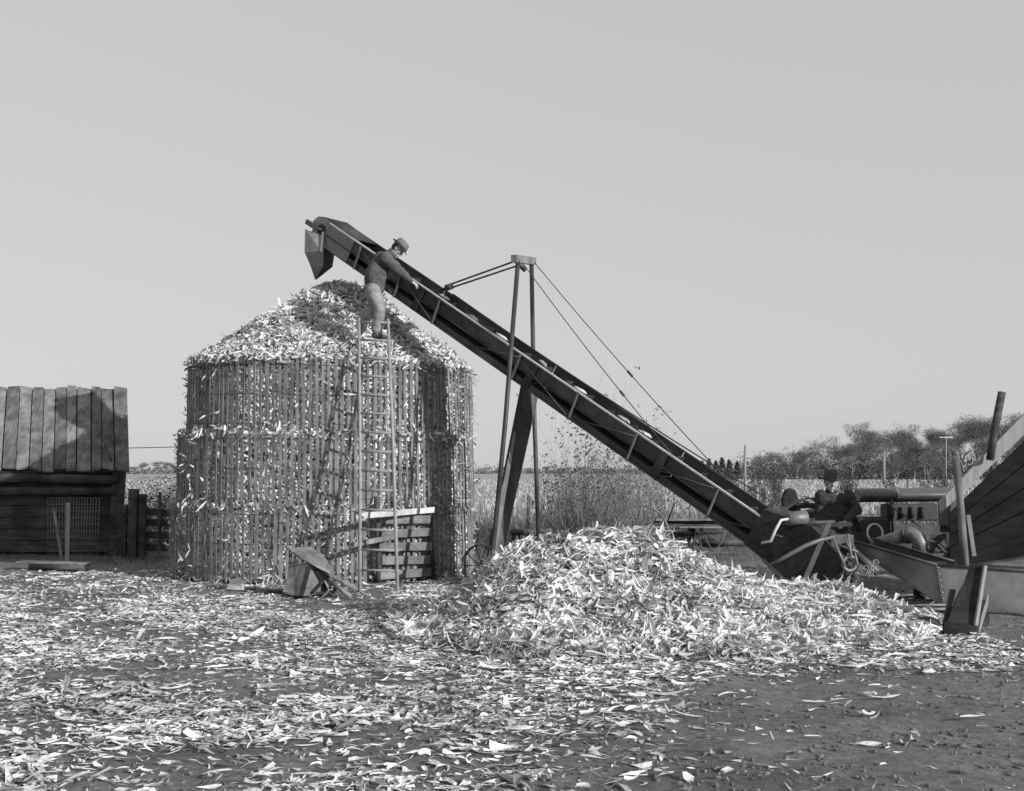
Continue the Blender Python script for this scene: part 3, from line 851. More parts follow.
# ------------------------------------------------------------------ drag hopper to the right of the foot
hop = empty('drag_hopper', G(900, 14.4), 'low grey sheet metal receiving hopper running right from the elevator foot', 'hopper')
A0, A1 = P(853, 541, 14.5), P(937, 565, 13.8)
B0, B1 = P(857, 552, 14.5), P(944, 607, 13.75)
hw = V(0.42, 0.55, 0)
MB().slab([B0, B1, A1, A0], V(0.004, 0.008, 0)).build('side_panel', M['zinc'], hop)
MB().slab([q + hw for q in (B0, B1, A1, A0)], V(0.004, 0.008, 0)).build('side_panel', M['steel'], hop)
MB().slab([B0 + V(0.01, 0.01, 0.01), B1 + V(0.01, 0.01, 0.01), B1 + hw + V(0, 0, 0.01), B0 + hw + V(0, 0, 0.01)], V(0, 0, 0.008)).build('floor_panel', M['steelin'], hop)
MB().tube([A0 + V(0, -0.01, 0), A1 + V(0, -0.01, 0)], 0.018, 6).build('rim_rod', M['steel'], hop)
MB().tube([A0 + hw, A1 + hw], 0.018, 6).build('rim_rod', M['steel'], hop)
C0, C1 = P(1075, 571, 13.3), P(1075, 612, 13.3)
C0.z = 0.50; C1.z = 0.03
MB().slab([B1 + V(0.004, 0, 0), C1, C0, A1 + V(0.004, 0, 0)], V(0.0, 0.008, 0)).build('side_panel', M['zinc'], hop)
MB().slab([q + V(0.1, 0.68, 0) for q in (B1, C1, C0, A1)], V(0.0, 0.008, 0)).build('side_panel', M['steel'], hop)
MB().tube([A1 + V(0, -0.01, 0), C0 + V(0, -0.01, 0)], 0.018, 6).build('rim_rod', M['steel'], hop)
MB().beam(A1 + V(0, -0.015, 0), B1 + V(0, -0.015, 0), 0.02, 0.05, (1, 0, 0)).build('seam_flange', M['iron'], hop)
mb = MB()
for t in np.linspace(0.06, 0.94, 7): mb.sph(A1.lerp(B1, t) + V(0, -0.032, 0), 0.009, 6, 5)
mb.build('rivets', M['edge'], hop)
# blower pipe with elbow, standing behind the hopper
pipe = empty('elbow_pipe', G(918, 15.0), 'pale grey sheet metal pipe with a thick elbow turned down behind the hopper', 'pipe')
MB().tube([P(872, 545, 15.3), P(905, 535.5, 15.1)], [0.075, 0.09], 16).build('pipe', M['zinc'], pipe)
el = [P(904, 536, 15.1), P(911, 534, 15.05), P(916.5, 536.5, 15.03), P(919.5, 543, 15.0), P(920, 551, 15.0)]
MB().tube(el, [0.098, 0.105, 0.105, 0.10, 0.098], 16).build('elbow', M['zinc'], pipe)
MB().tube([P(920, 550, 15.0), P(920, 553.5, 15.0)], 0.11, 16).build('collar', M['steel'], pipe)
MB().tube([P(905.5, 535.5, 15.08), P(907.5, 535, 15.06)], 0.112, 16).build('collar', M['steel'], pipe)
MB().tube([P(920, 553, 15.0), G(920, 15.0, 0.0)], 0.085, 14).build('standpipe', M['steel'], pipe)

random.seed(77)
for i in range(13):
    px_ = random.uniform(868, 935); Yt = 13.9 + (935 - px_) * 0.012 + random.uniform(-0.6, 0.2)
    a = G(px_, Yt, 0.035 + 0.02 * (i % 3)); an = random.uniform(-0.5, 0.35)
    ln = random.uniform(0.3, 0.8)
    o = MB().tube([a, a + V(math.cos(an) * ln * 0.5, math.sin(an) * ln * 0.5, 0.015), a + V(math.cos(an) * ln, math.sin(an) * ln, random.uniform(0, 0.03))], [0.02, 0.018, 0.012], 6).build('stick', M['bark'] if i % 3 else M['wood'], None, o=a)
    tag(o, 'short rough stick lying on the dirt beneath the sheet metal hopper', 'stick', 'sticks lying under the hopper')
# ------------------------------------------------------------------ loose wooden chute, lower right
ch = empty('wooden_chute', G(965, 12.0), 'dark upright wooden chute box with a pale edge on the bare dirt', 'chute')
q0, q1 = G(945, 11.9, 0.0), G(977, 11.8, 0.0)
t0_, t1_ = P(970, 565, 12.05), P(983.5, 565, 12.0)
m0_, m1_ = P(954.5, 600, 11.97), P(981, 590, 11.95)
MB().prism([P(947, 622, 11.85), P(974, 625, 11.8), m1_, t1_, t0_, P(964, 582, 12.0), m0_], V(0.03, 0.03, 0)).build('front_board', M['vdark'], ch)
MB().beam(P(975.5, 626, 11.78), P(985, 566, 11.98), 0.03, 0.05, (0, 1, 0)).build('lit_edge_strip', M['ladder'], ch, 'pale strip standing in for the lit edge')  # pale colour stands in for sunlight along the chute's edge
MB().prism([G(943.5, 11.85, 0.0), G(978, 11.75, 0.0), P(977.5, 626, 11.76), P(944.5, 622, 11.86)], V(0.02, 0.10, 0)).build('foot_board', M['vdark'], ch)
MB().prism([P(951, 590, 12.1), P(956, 590, 12.1), P(948, 625, 12.0), P(944, 625, 12.0)], V(0.02, 0.10, 0)).build('side_board', M['darkwood'], ch)
MB().prism([P(981, 618, 11.85), P(979, 632, 11.8), P(987, 607, 12.1), P(988, 594, 12.1)], V(0.02, 0.02, 0)).build('side_board', M['wood'], ch)
MB().slab([P(962, 600, 12.2), P(988, 600, 12.2), G(990, 12.3, 0.02), G(955, 12.3, 0.02)], V(0, 0.03, 0)).build('back_board', M['darkwood'], ch)

# ------------------------------------------------------------------ tilted wagon at the right edge
wg = empty('farm_wagon', G(1010, 14.8), 'dark wooden farm wagon with its box tilted up, at the right edge of the yard', 'wagon')
ys_ = 14.5
mb = MB().slab([P(941, 513, ys_), P(1120, 345, ys_), P(1120, 315, ys_), P(939.5, 501.5, ys_)], V(0, 0.035, 0))
mb.build('top_board', M['ladder'], wg, 'paler grey board along the top')
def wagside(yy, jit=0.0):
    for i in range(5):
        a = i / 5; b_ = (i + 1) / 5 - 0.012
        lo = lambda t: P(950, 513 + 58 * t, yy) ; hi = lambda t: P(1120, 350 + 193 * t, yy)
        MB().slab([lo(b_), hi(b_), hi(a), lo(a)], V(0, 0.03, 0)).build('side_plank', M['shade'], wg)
M['shade'] = mat('shade_black_plank', 0.006, 0.016, 10, 0.9, (0.3, 1, 1), 0.5, 0.005, spots=0.4)  # near-black colour puts the shade on the wagon side into the planks
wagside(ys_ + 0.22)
MB().slab([P(951, 570, ys_ + 0.27), P(1120, 542, ys_ + 0.27), P(1120, 352, ys_ + 0.27), P(951, 515, ys_ + 0.27)], V(0, 0.02, 0)).build('slit_backing', M['shade'], wg)  # added behind the planks to stop light showing through the slits
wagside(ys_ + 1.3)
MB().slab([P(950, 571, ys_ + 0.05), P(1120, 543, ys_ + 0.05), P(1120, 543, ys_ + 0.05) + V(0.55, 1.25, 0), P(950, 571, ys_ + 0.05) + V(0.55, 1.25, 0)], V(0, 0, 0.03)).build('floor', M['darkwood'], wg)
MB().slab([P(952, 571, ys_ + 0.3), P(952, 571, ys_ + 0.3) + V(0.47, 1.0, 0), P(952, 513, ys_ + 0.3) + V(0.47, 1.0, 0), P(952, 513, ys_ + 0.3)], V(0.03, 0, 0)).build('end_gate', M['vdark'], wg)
MB().tube([P(955.5, 456, 14.35), P(961, 510, 14.35), P(965, 567, 14.35)], [0.05, 0.046, 0.055], 8).build('stake', M['wood'], wg)
MB().beam(P(968, 515, ys_ - 0.02), P(974, 556, ys_ - 0.02), 0.05, 0.03, (0, 1, 0)).build('cleat', M['wood'], wg)
MB().tube([P(1002, 392, 14.4), P(994, 432, 14.4), P(990, 460, 14.4)], 0.05, 7).build('stake', M['darkwood'], wg)
for (px_, yy) in ((1110, 14.4), (1085, 15.9)):
    spoke_wheel('wheel', G(px_, yy, 0.5), (0, 1, 0), 0.48, wg, M['darkwood'], 12, 0.03, 0.03)
MB().tube([G(1110, 14.4, 0.5), G(1085, 15.9, 0.5)], 0.04, 8).build('axle', M['darkwood'], wg)

# ------------------------------------------------------------------ tractor
ty = 18.0
tr = empty('tractor', G(870, ty), 'old farm tractor with a long rounded hood, behind the elevator foot', 'tractor')
hx0, hx1 = P(857, 497, ty), P(957, 496, ty)
hdm = MB(); secs = []
for t, s_ in ((0, 0.82), (0.02, 1.0), (0.5, 1.0), (0.97, 1.0), (1.0, 0.9)):
    c = hx0.lerp(hx1, t)
    secs.append([(c + V(0, math.cos(a) * 0.26 * s_, math.sin(a) * 0.115 * s_ + (0.02 if math.sin(a) > 0 else 0.03))) for a in np.linspace(0, 2 * math.pi, 20, endpoint=False)])
vs = [v for s_ in secs for v in s_]
fs = [(i * 20 + k_, i * 20 + (k_ + 1) % 20, (i + 1) * 20 + (k_ + 1) % 20, (i + 1) * 20 + k_) for i in range(4) for k_ in range(20)]
hdm.add(vs, fs, True); hdm.add(secs[0], [tuple(range(19, -1, -1))]); hdm.add(secs[-1], [tuple(range(20))])
hdm.build('hood', M['paint'], tr)
MB().ring(hx0.lerp(hx1, 0.35) + V(0, 0, 0.02), (1, 0, 0), 0.01, 0.01, 6, 4).build('hood_latch', M['edge'], tr)
bandm = MB(); c = hx0.lerp(hx1, 0.36)
bandm.tube([c + V(0, math.cos(a) * 0.264, math.sin(a) * 0.12 + 0.022) for a in np.linspace(-0.3, math.pi + 0.3, 18)], 0.008, 5)
bandm.build('hood_band', M['edge'], tr)
MB().box(P(909, 512, ty), 0.8, 0.34, 0.26).build('engine_block', M['iron'], tr, bevel=0.02)
mb = MB()
for i in range(4): mb.tube([P(892 + i * 10, 507, ty - 0.18), P(892 + i * 10, 518, ty - 0.19)], 0.035, 8)
mb.build('manifold', M['steelin'], tr)
MB().box(P(948, 513, ty), 0.14, 0.5, 0.5).build('radiator', M['paint'], tr, bevel=0.02)
MB().beam(P(888, 529, ty - 0.1), P(957, 530, ty - 0.1), 0.1, 0.15).build('frame_rail', M['steel'], tr)
MB().beam(P(888, 529, ty + 0.3), P(957, 530, ty + 0.3), 0.1, 0.15).build('frame_rail', M['steel'], tr)
MB().box(P(850, 530, ty + 0.05), 1.15, 0.45, 0.42).build('transmission_case', M['iron'], tr, bevel=0.04)
MB().tube([P(891, 500, ty - 0.2), P(893, 536, ty - 0.2)], 0.02, 6).build('hood_support', M['steel'], tr)
MB().tube([P(885, 498, ty), P(868, 500, ty), P(848, 503, ty)], 0.015, 6).build('steering_rod', M['iron'], tr)
MB().ring(P(846, 505, ty), (1, 0, 0.5), 0.2, 0.014, 24, 6).build('steering_wheel', M['iron'], tr)
def tractor_wheel(c, rad, wd, par):
    o = MB().ring(c, (0, 1, 0), rad - 0.05, 0.035, 36, 4, flat=wd).build('wheel', M['iron'], par)
    lg = MB()
    for i in range(20):
        t = 2 * math.pi * i / 20; d = V(math.cos(t), 0, math.sin(t))
        lg.beam(c + d * (rad - 0.03) - V(0, wd * 0.9, 0), c + d * (rad - 0.03) + V(0, wd * 0.9, 0), 0.03, 0.06, d)
    lg.ring(c, (0, 1, 0), rad - 0.035, 0.012, 36, 4, flat=wd * 0.6)
    l_ = lg.build('tread_lugs', M['iron'], par); l_.parent = o
    sp = MB()
    for i in range(10):
        t = 2 * math.pi * i / 10; d = V(math.cos(t), 0, math.sin(t))
        sp.tube([c + d * 0.08, c + d * (rad - 0.06)], 0.018, 6)
    sp.tube([c - V(0, 0.12, 0), c + V(0, 0.12, 0)], 0.1, 12)
    s_ = sp.build('spokes', M['iron'], par); s_.parent = o
for yy in (ty - 0.55, ty + 0.6):
    tractor_wheel(V(G(806, yy).x, yy, 0.60), 0.60, 0.13, tr)
    tractor_wheel(V(G(950, yy).x, yy * 0.995, 0.38), 0.38, 0.07, tr)
for yy in (ty - 0.75, ty + 0.45):
    c = V(G(806, ty).x, yy, 0.60); mb = MB()
    for i in range(12):
        a, b_ = 0.25 + (math.pi - 0.45) * i / 12, 0.25 + (math.pi - 0.45) * (i + 1) / 12
        p_, q_ = c + V(math.cos(a), 0, math.sin(a)) * 0.68, c + V(math.cos(b_), 0, math.sin(b_)) * 0.68
        mb.slab([p_, q_, q_ + V(0, 0.34, 0), p_ + V(0, 0.34, 0)], V(0, 0, 0.008))
    mb.build('fender', M['iron'], tr)
MB().tube([G(806, ty - 0.6, 0.6), G(806, ty + 0.65, 0.6)], 0.07, 8).build('rear_axle', M['iron'], tr)
mb = MB().prism([P(782, 514, ty), P(783, 497, ty), P(786, 490, ty), P(791, 488, ty), P(796, 490, ty), P(799, 499, ty), P(801, 512, ty)], V(0.02, 0.22, 0))
mb.build('seat_back', M['cloth'], tr, bevel=0.03)
MB().tube([P(821, 512, ty - 0.2), P(822, 500, ty - 0.2)], 0.02, 6).tube([P(812, 522, ty - 0.3), P(800, 512, ty - 0.3)], 0.03, 6).build('control_levers', M['iron'], tr)
MB().tube([P(807, 516, ty - 0.25), P(818, 514, ty - 0.25)], 0.1, 14).build('belt_pulley', M['zinc'], tr)
MB().ring(P(875, 533, 16.0), (0.35, -1, 0.15), 0.125, 0.014, 28, 6).build('flywheel_rim', M['edge'], tr)
MB().tube([P(886, 503, 17.6), P(921, 527, 17.6)], 0.012, 5).build('radius_rod', M['steel'], tr)
MB().tube([P(912, 536, 17.3), P(935, 542, 17.3)], 0.014, 5).build('drawbar_rod', M['edge'], tr)

# ------------------------------------------------------------------ people
def organic(mb, voxel, smooth, amp=0.0, fs=8.0, name='tmp'):
    me = bpy.data.meshes.new(name)
    me.from_pydata([tuple(v) for v in mb.v], [], mb.f)
    me.update()
    o = bpy.data.objects.new('tmp', me); COL.objects.link(o)
    r_ = o.modifiers.new('r', 'REMESH'); r_.mode = 'VOXEL'; r_.voxel_size = voxel
    if smooth:
        s_ = o.modifiers.new('s', 'SMOOTH'); s_.iterations = smooth; s_.factor = 0.5
    dg = bpy.context.evaluated_depsgraph_get(); dg.update()
    ev = o.evaluated_get(dg)
    m2 = bpy.data.meshes.new_from_object(ev)
    nv = len(m2.vertices)
    if amp:
        nrm = [v.normal.copy() for v in m2.vertices]
        for v, n1 in zip(m2.vertices, nrm):
            c = v.co
            a = noise.noise(Vector((c.x * fs, c.y * fs, c.z * fs * 2.2))) + 0.5 * noise.noise(Vector((c.x * fs * 2.3 + c.z * 9, c.y * fs * 2.3, c.z * fs * 3)))
            v.co = c + n1 * a * amp
    bpy.data.objects.remove(o)
    m2.polygons.foreach_set('use_smooth', [True] * len(m2.polygons))
    return m2

def put(name, me, m, parent, og, label=None):
    me.materials.clear(); me.materials.append(m)
    me.transform(Matrix.Translation(-Vector(og)))
    o = bpy.data.objects.new(name, me); COL.objects.link(o); o.parent = parent
    if label: o['label'] = label
    return o

def frame(fwd, up):
    f = Vector(fwd).normalized(); s_ = Vector(up).cross(f).normalized(); u = f.cross(s_).normalized()
    return f, s_, u        # forward, left, up

def head(mb, c, fwd, up, s_=1.0):
    f, l, u = frame(fwd, up); c = Vector(c)
    mb.ell(c + u * 0.02 * s_, f * 0.097 * s_, l * 0.077 * s_, u * 0.105 * s_)
    mb.ell(c - u * 0.055 * s_ + f * 0.022 * s_, f * 0.062 * s_, l * 0.058 * s_, u * 0.062 * s_)      # jaw
    mb.ell(c - u * 0.10 * s_ + f * 0.062 * s_, f * 0.022 * s_, l * 0.026 * s_, u * 0.02 * s_)        # chin
    mb.ell(c - u * 0.008 * s_ + f * 0.098 * s_, f * 0.014 * s_, l * 0.011 * s_, u * 0.026 * s_)       # nose bridge
    mb.ell(c - u * 0.028 * s_ + f * 0.108 * s_, f * 0.016 * s_, l * 0.017 * s_, u * 0.012 * s_)       # nose tip
    mb.ell(c - u * 0.065 * s_ + f * 0.082 * s_, f * 0.014 * s_, l * 0.026 * s_, u * 0.008 * s_)       # lips
    mb.ell(c + u * 0.028 * s_ + f * 0.085 * s_, f * 0.016 * s_, l * 0.05 * s_, u * 0.01 * s_)         # brow
    for q in (-1, 1):
        mb.ell(c + l * 0.078 * q * s_ - f * 0.005, f * 0.02 * s_, l * 0.01 * s_, u * 0.033 * s_)      # ears
        mb.ell(c + l * 0.045 * q * s_ - u * 0.025 * s_ + f * 0.06 * s_, f * 0.022, l * 0.02, u * 0.018)  # cheeks
    return f, l, u

def hand(mb, wrist, d, palm_n, side, curl=0.5, s_=1.0):
    "d: along the fingers; palm_n: out of the palm; side: towards the thumb"
    d = Vector(d).normalized(); pn = Vector(palm_n).normalized(); sd__ = Vector(side).normalized()
    w_ = Vector(wrist)
    pc = w_ + d * 0.05 * s_
    mb.ell(pc, d * 0.052 * s_, sd__ * 0.042 * s_, pn * 0.017 * s_)
    for i, (off, ln) in enumerate(((0.03, 0.072), (0.010, 0.080), (-0.010, 0.074), (-0.029, 0.058))):
        b0 = w_ + d * 0.085 * s_ + sd__ * off * s_
        pts = [b0]; a = 0.15
        for k_ in range(3):
            a += curl * 0.9
            step = ln * s_ * (0.42, 0.32, 0.26)[k_]
            pts.append(pts[-1] + (d * math.cos(a) + pn * math.sin(a)) * step)
        mb.limb([w_ + d * 0.05 * s_ + sd__ * off * 0.8 * s_] + pts, [0.011 * s_, 0.0105 * s_, 0.0095 * s_, 0.009 * s_, 0.0075 * s_], 8)
    t0 = w_ + d * 0.02 * s_ + sd__ * 0.028 * s_
    t1 = t0 + (d * 0.5 + sd__ * 0.8 + pn * 0.2).normalized() * 0.04 * s_
    t2 = t1 + (d * 0.9 + sd__ * 0.2 + pn * 0.5).normalized() * 0.034 * s_
    mb.limb([t0, t1, t2], [0.014 * s_, 0.012 * s_, 0.009 * s_], 8)

def hat(c, fwd, up, par, og, m, crown=0.105, brim=0.15, curl=0.03, band=True):
    f, l, u = frame(fwd, up); c = Vector(c)
    mb = MB(); n = 32
    prof = [(0.098, -0.004), (brim * 0.8, 0.0), (brim, 0.004), (brim, 0.010), (brim * 0.8, 0.008), (0.105, 0.008), (0.098, 0.05), (0.085, crown), (0.06, crown + 0.012), (0.025, crown - 0.012), (0.001, crown - 0.018)]
    vs = []; fs = []
    for (r, h) in prof:
        for k_ in range(n):
            t = 2 * math.pi * k_ / n
            x_, y_ = math.cos(t), math.sin(t)
            hh_ = h + (curl * y_ * y_ if r > 0.11 else 0) - (0.02 * x_ * x_ if r > 0.11 and x_ > 0 else 0)
            rr_ = r * (1.12 if abs(x_) > 0 else 1)
            vs.append(c + f * x_ * r * 1.14 + l * y_ * r + u * hh_)
    for i in range(len(prof) - 1):
        for k_ in range(n):
            fs.append((i * n + k_, i * n + (k_ + 1) % n, (i + 1) * n + (k_ + 1) % n, (i + 1) * n + k_))
    mb.add(vs, fs, True)
    o = mb.build('hat', m, par, o=og)
    o.modifiers.new('sub', 'SUBSURF').render_levels = 1
    if band:
        bm_ = MB(); vs = []; fs = []
        for (r, h) in ((0.1065, 0.009), (0.1025, 0.034)):
            for k_ in range(n):
                t = 2 * math.pi * k_ / n
                vs.append(c + f * math.cos(t) * r * 1.14 + l * math.sin(t) * r + u * h)
        fs = [(k_, (k_ + 1) % n, n + (k_ + 1) % n, n + k_) for k_ in range(n)]
        bm_.add(vs, fs, True)
        b2 = bm_.build('hat_band', M['band'], par, o=og); b2.parent = o
    return o

# man at the top of the crib, bending to the elevator
YM = 17.35
og1 = P(372, 337, YM)
man = empty('person', og1, 'man in a dark jacket and brimmed hat bending to the elevator from the corn heap', 'person')
def S(px, py, dy=0.0): return P(px, py, YM + dy)
pel, chest, neck, hdc = S(374, 287), S(381, 262), S(391.5, 253), S(397.5, 249.5)
shn, shf = S(385.5, 257.5, -0.19), S(386.5, 257.5, 0.19)
eln, elf = S(399.5, 271, -0.04), S(398, 271, 0.36)
wrn, wrf = S(411.0, 281.0, 0.24), S(409.0, 279.5, 0.56)
hipn, hipf = S(373, 291, -0.1), S(373, 291, 0.1)
knn, knf = S(380, 310, -0.12), S(376, 310, 0.15)
ann, anf = S(376.5, 331, -0.06), S(362, 320, 0.35)
b = MB()
b.limb([pel, pel.lerp(chest, 0.5), chest], [0.13, 0.13, 0.14]); b.limb([shn, shf], [0.075, 0.075]); b.limb([chest, neck, hdc], [0.09, 0.058, 0.055])
hf = V(0.72, -0.16, -0.66)
f_, l_, u_ = head(b, hdc, hf, (0.70, 0, 0.72))
b.limb([shn, eln, wrn], [0.06, 0.045, 0.03]); b.limb([shf, elf, wrf], [0.06, 0.045, 0.03])
hand(b, wrn, V(0.8, 0.25, -0.5), V(-0.2, 0.5, -0.8), V(0.3, 0.85, 0.4), 0.55)
hand(b, wrf, V(0.8, 0.15, -0.5), V(-0.2, 0.0, -0.95), V(0.3, -0.85, 0.3), 0.55)
b.limb([hipn, knn, ann], [0.095, 0.065, 0.045]); b.limb([hipf, knf, anf], [0.095, 0.065, 0.045])
b.limb([ann, ann + V(0.15, 0, -0.06)], [0.04, 0.035]); b.limb([anf, anf + V(-0.06, 0, -0.12)], [0.04, 0.035])
put('body', organic(b, 0.007, 2), M['skin'], man, og1)
b = MB()
b.limb([pel + V(0, 0, 0.0), pel.lerp(chest, 0.35), pel.lerp(chest, 0.7), chest], [0.145, 0.145, 0.15, 0.145])
b.ell(pel.lerp(chest, 0.55) + V(-0.05, 0, 0.02), V(0.14, 0, 0), V(0, 0.215, 0), V(0.07, 0, 0.24))
b.ell(chest.lerp(neck, 0.1), V(0.14, 0, 0.05), V(0, 0.22, 0), V(-0.05, 0, 0.13))
b.limb([shn, eln, wrn - (wrn - eln).normalized() * 0.03], [0.098, 0.076, 0.052]); b.limb([shf, elf, wrf - (wrf - elf).normalized() * 0.03], [0.098, 0.076, 0.052])
b.limb([chest, neck.lerp(hdc, 0.1)], [0.12, 0.07])
b.ell(pel + V(-0.01, 0, -0.05), V(0.17, 0, 0), V(0, 0.19, 0), V(0, 0, 0.07))
put('jacket', organic(b, 0.010, 3, 0.012, 5), M['denim'], man, og1)
b = MB()
b.ell(pel + V(-0.02, 0, -0.05), V(0.145, 0, 0), V(0, 0.175, 0), V(0, 0, 0.12))
b.limb([hipn, knn, ann + V(0, 0, 0.03)], [0.125, 0.095, 0.085]); b.limb([hipf, knf, anf], [0.125, 0.095, 0.082])
put('trousers', organic(b, 0.010, 3, 0.009, 5.5), M['trouser'], man, og1)
for (a, d, u) in ((ann, V(0.9, 0.0, -0.12), V(0, 0, 1)), (anf, V(-0.45, 0, -0.9), V(-0.8, 0, 0.4))):
    b = MB(); d = d.normalized()
    b.limb([a - u * 0.02, a - u * 0.065], [0.052, 0.05]); b.limb([a - u * 0.07 - d * 0.03, a - u * 0.08 + d * 0.10, a - u * 0.085 + d * 0.18], [0.048, 0.046, 0.036])
    put('boot', organic(b, 0.008, 3), M['boot'], man, og1)
b = MB().ell(hdc + u_ * 0.02 - f_ * 0.035, f_ * 0.075, l_ * 0.082, u_ * 0.095)
b.build('hair', M['hair'], man, o=og1)
hat(hdc + u_ * 0.055, V(0.68, -0.12, -0.72), (0.74, 0, 0.66), man, og1, M['felt'], 0.11, 0.145, 0.02)

# man by the foot of the elevator, facing the camera
YF = 16.5
og2 = G(833, YF)
far_ = empty('person', og2, 'man in a dark coat and creased felt hat standing behind the elevator foot, facing us', 'person')
def T(px, py, dy=0.0): return P(px, py, YF + dy)
pel, chest, neck, hdc = T(837, 531), T(834, 504), T(831, 492), T(830.5, 483.5, -0.03)
shr, shl = T(820.5, 496.5), T(848, 496, -0.02)
elr, ell_ = T(819, 516, 0.02), T(856.5, 510, -0.10)
wrr, wrl = T(824, 530, -0.16), T(845, 522.5, -0.34)
hr, hl = T(832, 533), T(843, 533)
kr, kl = T(831, 560, -0.04), T(845, 560, -0.04)
ar, al = G(830, YF, 0.09), G(847, YF, 0.09)
b = MB()
b.limb([pel, pel.lerp(chest, 0.5), chest], [0.13, 0.13, 0.14]); b.limb([shr, shl], [0.07, 0.07]); b.limb([chest, neck, hdc], [0.09, 0.058, 0.055])
f_, l_, u_ = head(b, hdc, V(0.12, -1, -0.12), (0, 0, 1), 1.02)
b.limb([shr, elr, wrr], [0.058, 0.045, 0.03]); b.limb([shl, ell_, wrl], [0.058, 0.045, 0.03])
hand(b, wrr, V(0.2, -0.6, -0.7), V(0.3, -0.2, -0.8), V(0.9, -0.2, 0.2), 0.5)
hand(b, wrl, V(-0.7, -0.6, -0.2), V(-0.1, -0.1, -1), V(-0.5, 0.6, 0.3), 0.5)
b.limb([hr, kr, ar], [0.09, 0.062, 0.045]); b.limb([hl, kl, al], [0.09, 0.062, 0.045])
for a in (ar, al): b.limb([a, a + V(0, -0.13, -0.05)], [0.04, 0.032])
put('body', organic(b, 0.007, 2), M['skin'], far_, og2)
b = MB()
b.limb([pel + V(0, 0, 0.02), pel.lerp(chest, 0.35), pel.lerp(chest, 0.7), chest], [0.165, 0.165, 0.165, 0.15])
b.ell(pel.lerp(chest, 0.6), V(0.215, 0, 0), V(0, 0.15, 0), V(0, 0, 0.27))
b.ell(chest.lerp(neck, 0.25), V(0.2, 0, 0), V(0, 0.13, 0), V(0, 0, 0.13))
b.limb([chest, neck.lerp(hdc, 0.15)], [0.12, 0.072])
b.limb([shr, elr, wrr.lerp(elr, 0.12)], [0.09, 0.075, 0.055]); b.limb([shl, ell_, wrl.lerp(ell_, 0.12)], [0.095, 0.08, 0.055])
b.limb([shr.lerp(pel, 0.1), shl.lerp(pel, 0.1)], [0.11, 0.11])
M['coat'] = mat('dark_work_coat', 0.03, 0.065, 26, 0.95, bump=0.5)
put('coat', organic(b, 0.010, 3, 0.017, 5), M['coat'], far_, og2)
b = MB().ell(pel + V(0, 0, -0.06), V(0.17, 0, 0), V(0, 0.14, 0), V(0, 0, 0.12))
b.limb([hr, kr, ar + V(0, 0, 0.04)], [0.12, 0.09, 0.08]); b.limb([hl, kl, al + V(0, 0, 0.04)], [0.12, 0.09, 0.08])
put('trousers', organic(b, 0.010, 4, 0.012, 8), M['denim'], far_, og2)
for a in (ar, al):
    b = MB().limb([a, a + V(0, 0, -0.04)], [0.052, 0.05]); b.limb([a + V(0, 0.03, -0.045), a + V(0, -0.10, -0.05), a + V(0, -0.19, -0.055)], [0.046, 0.044, 0.034])
    put('boot', organic(b, 0.008, 3), M['boot'], far_, og2)
MB().ell(hdc + u_ * 0.03 - f_ * 0.035, f_ * 0.075, l_ * 0.082, u_ * 0.09).build('hair', M['hair'], far_, o=og2)
hat(hdc + u_ * 0.055 , V(0.12, -1, -0.02), (0, 0, 1), far_, og2, M['feltd'], 0.14, 0.172, 0.035)

# ------------------------------------------------------------------ tipped wheelbarrow
YB = 15.35
M['tray'] = mat('lit_tray_end', 0.2, 0.36, 14, 0.8, bump=0.4, spots=0.4)  # paler than the tray side: the lit face is put into the colour
wb = empty('wheelbarrow', G(308, YB), 'old wooden wheelbarrow tipped on its side on the husks before the crib', 'wheelbarrow')
Wp = lambda px, py, dy=0.0: P(px, py, YB + dy)
MB().slab([Wp(282.3, 593, 0.1), Wp(298.7, 596, -0.05), Wp(306.9, 565, 0.0), Wp(291.6, 562.5, 0.2)], V(0.015, 0.02, 0)).build('tray_end', M['tray'], wb, 'end board coloured paler as the lit face')
MB().slab([Wp(302, 596.5, -0.06), Wp(328, 592, 0.3), Wp(330, 573, 0.3), Wp(310, 565, 0.0)], V(0.0, 0.02, 0.0)).build('tray_side', M['woodh'], wb)
MB().slab([Wp(282.3, 593, 0.1), Wp(300, 596.5, -0.05), Wp(328, 592, 0.3), Wp(312, 590, 0.5)], V(0, 0, 0.02)).build('tray_floor', M['darkwood'], wb)
MB().slab([Wp(292, 562, 0.22), Wp(309, 565, 0.02), Wp(331, 573, 0.3), Wp(316, 570, 0.5)], V(0, 0, -0.02)).build('tray_back', M['wood'], wb)
MB().beam(Wp(309.5, 566, -0.02), Wp(301.5, 596, -0.08), 0.05, 0.03, (0, 1, 0)).build('gap_strip', M['vdark'], wb)  # dark strip drawn for the shaded gap between end and side boards
MB().beam(Wp(316, 570, 0.05), Wp(327, 590, 0.24), 0.035, 0.03, (0, 1, 0)).build('brace', M['vdark'], wb)
MB().beam(Wp(328, 575, 0.24), Wp(313, 593, 0.02), 0.035, 0.03, (0, 1, 0)).build('brace', M['vdark'], wb)
mb = MB(); hp_ = [Wp(326, 571, 0.1), Wp(331, 577, 0.12), Wp(331, 585, 0.12), Wp(327, 593, 0.08), Wp(320, 599, 0.0)]
mb.tube(hp_, 0.016, 6).build('wheel_rim', M['zinc'], wb)
MB().tube([Wp(286, 547, 0.1), Wp(300, 556, 0.12), Wp(330, 575, 0.2), Wp(356, 589, 0.2)], [0.022, 0.028, 0.035, 0.035], 6).build('handle', M['wood'], wb)
MB().tube([Wp(331, 582, 0.1), Wp(351, 597, -0.1)], [0.032, 0.028], 6).build('handle', M['wood'], wb)
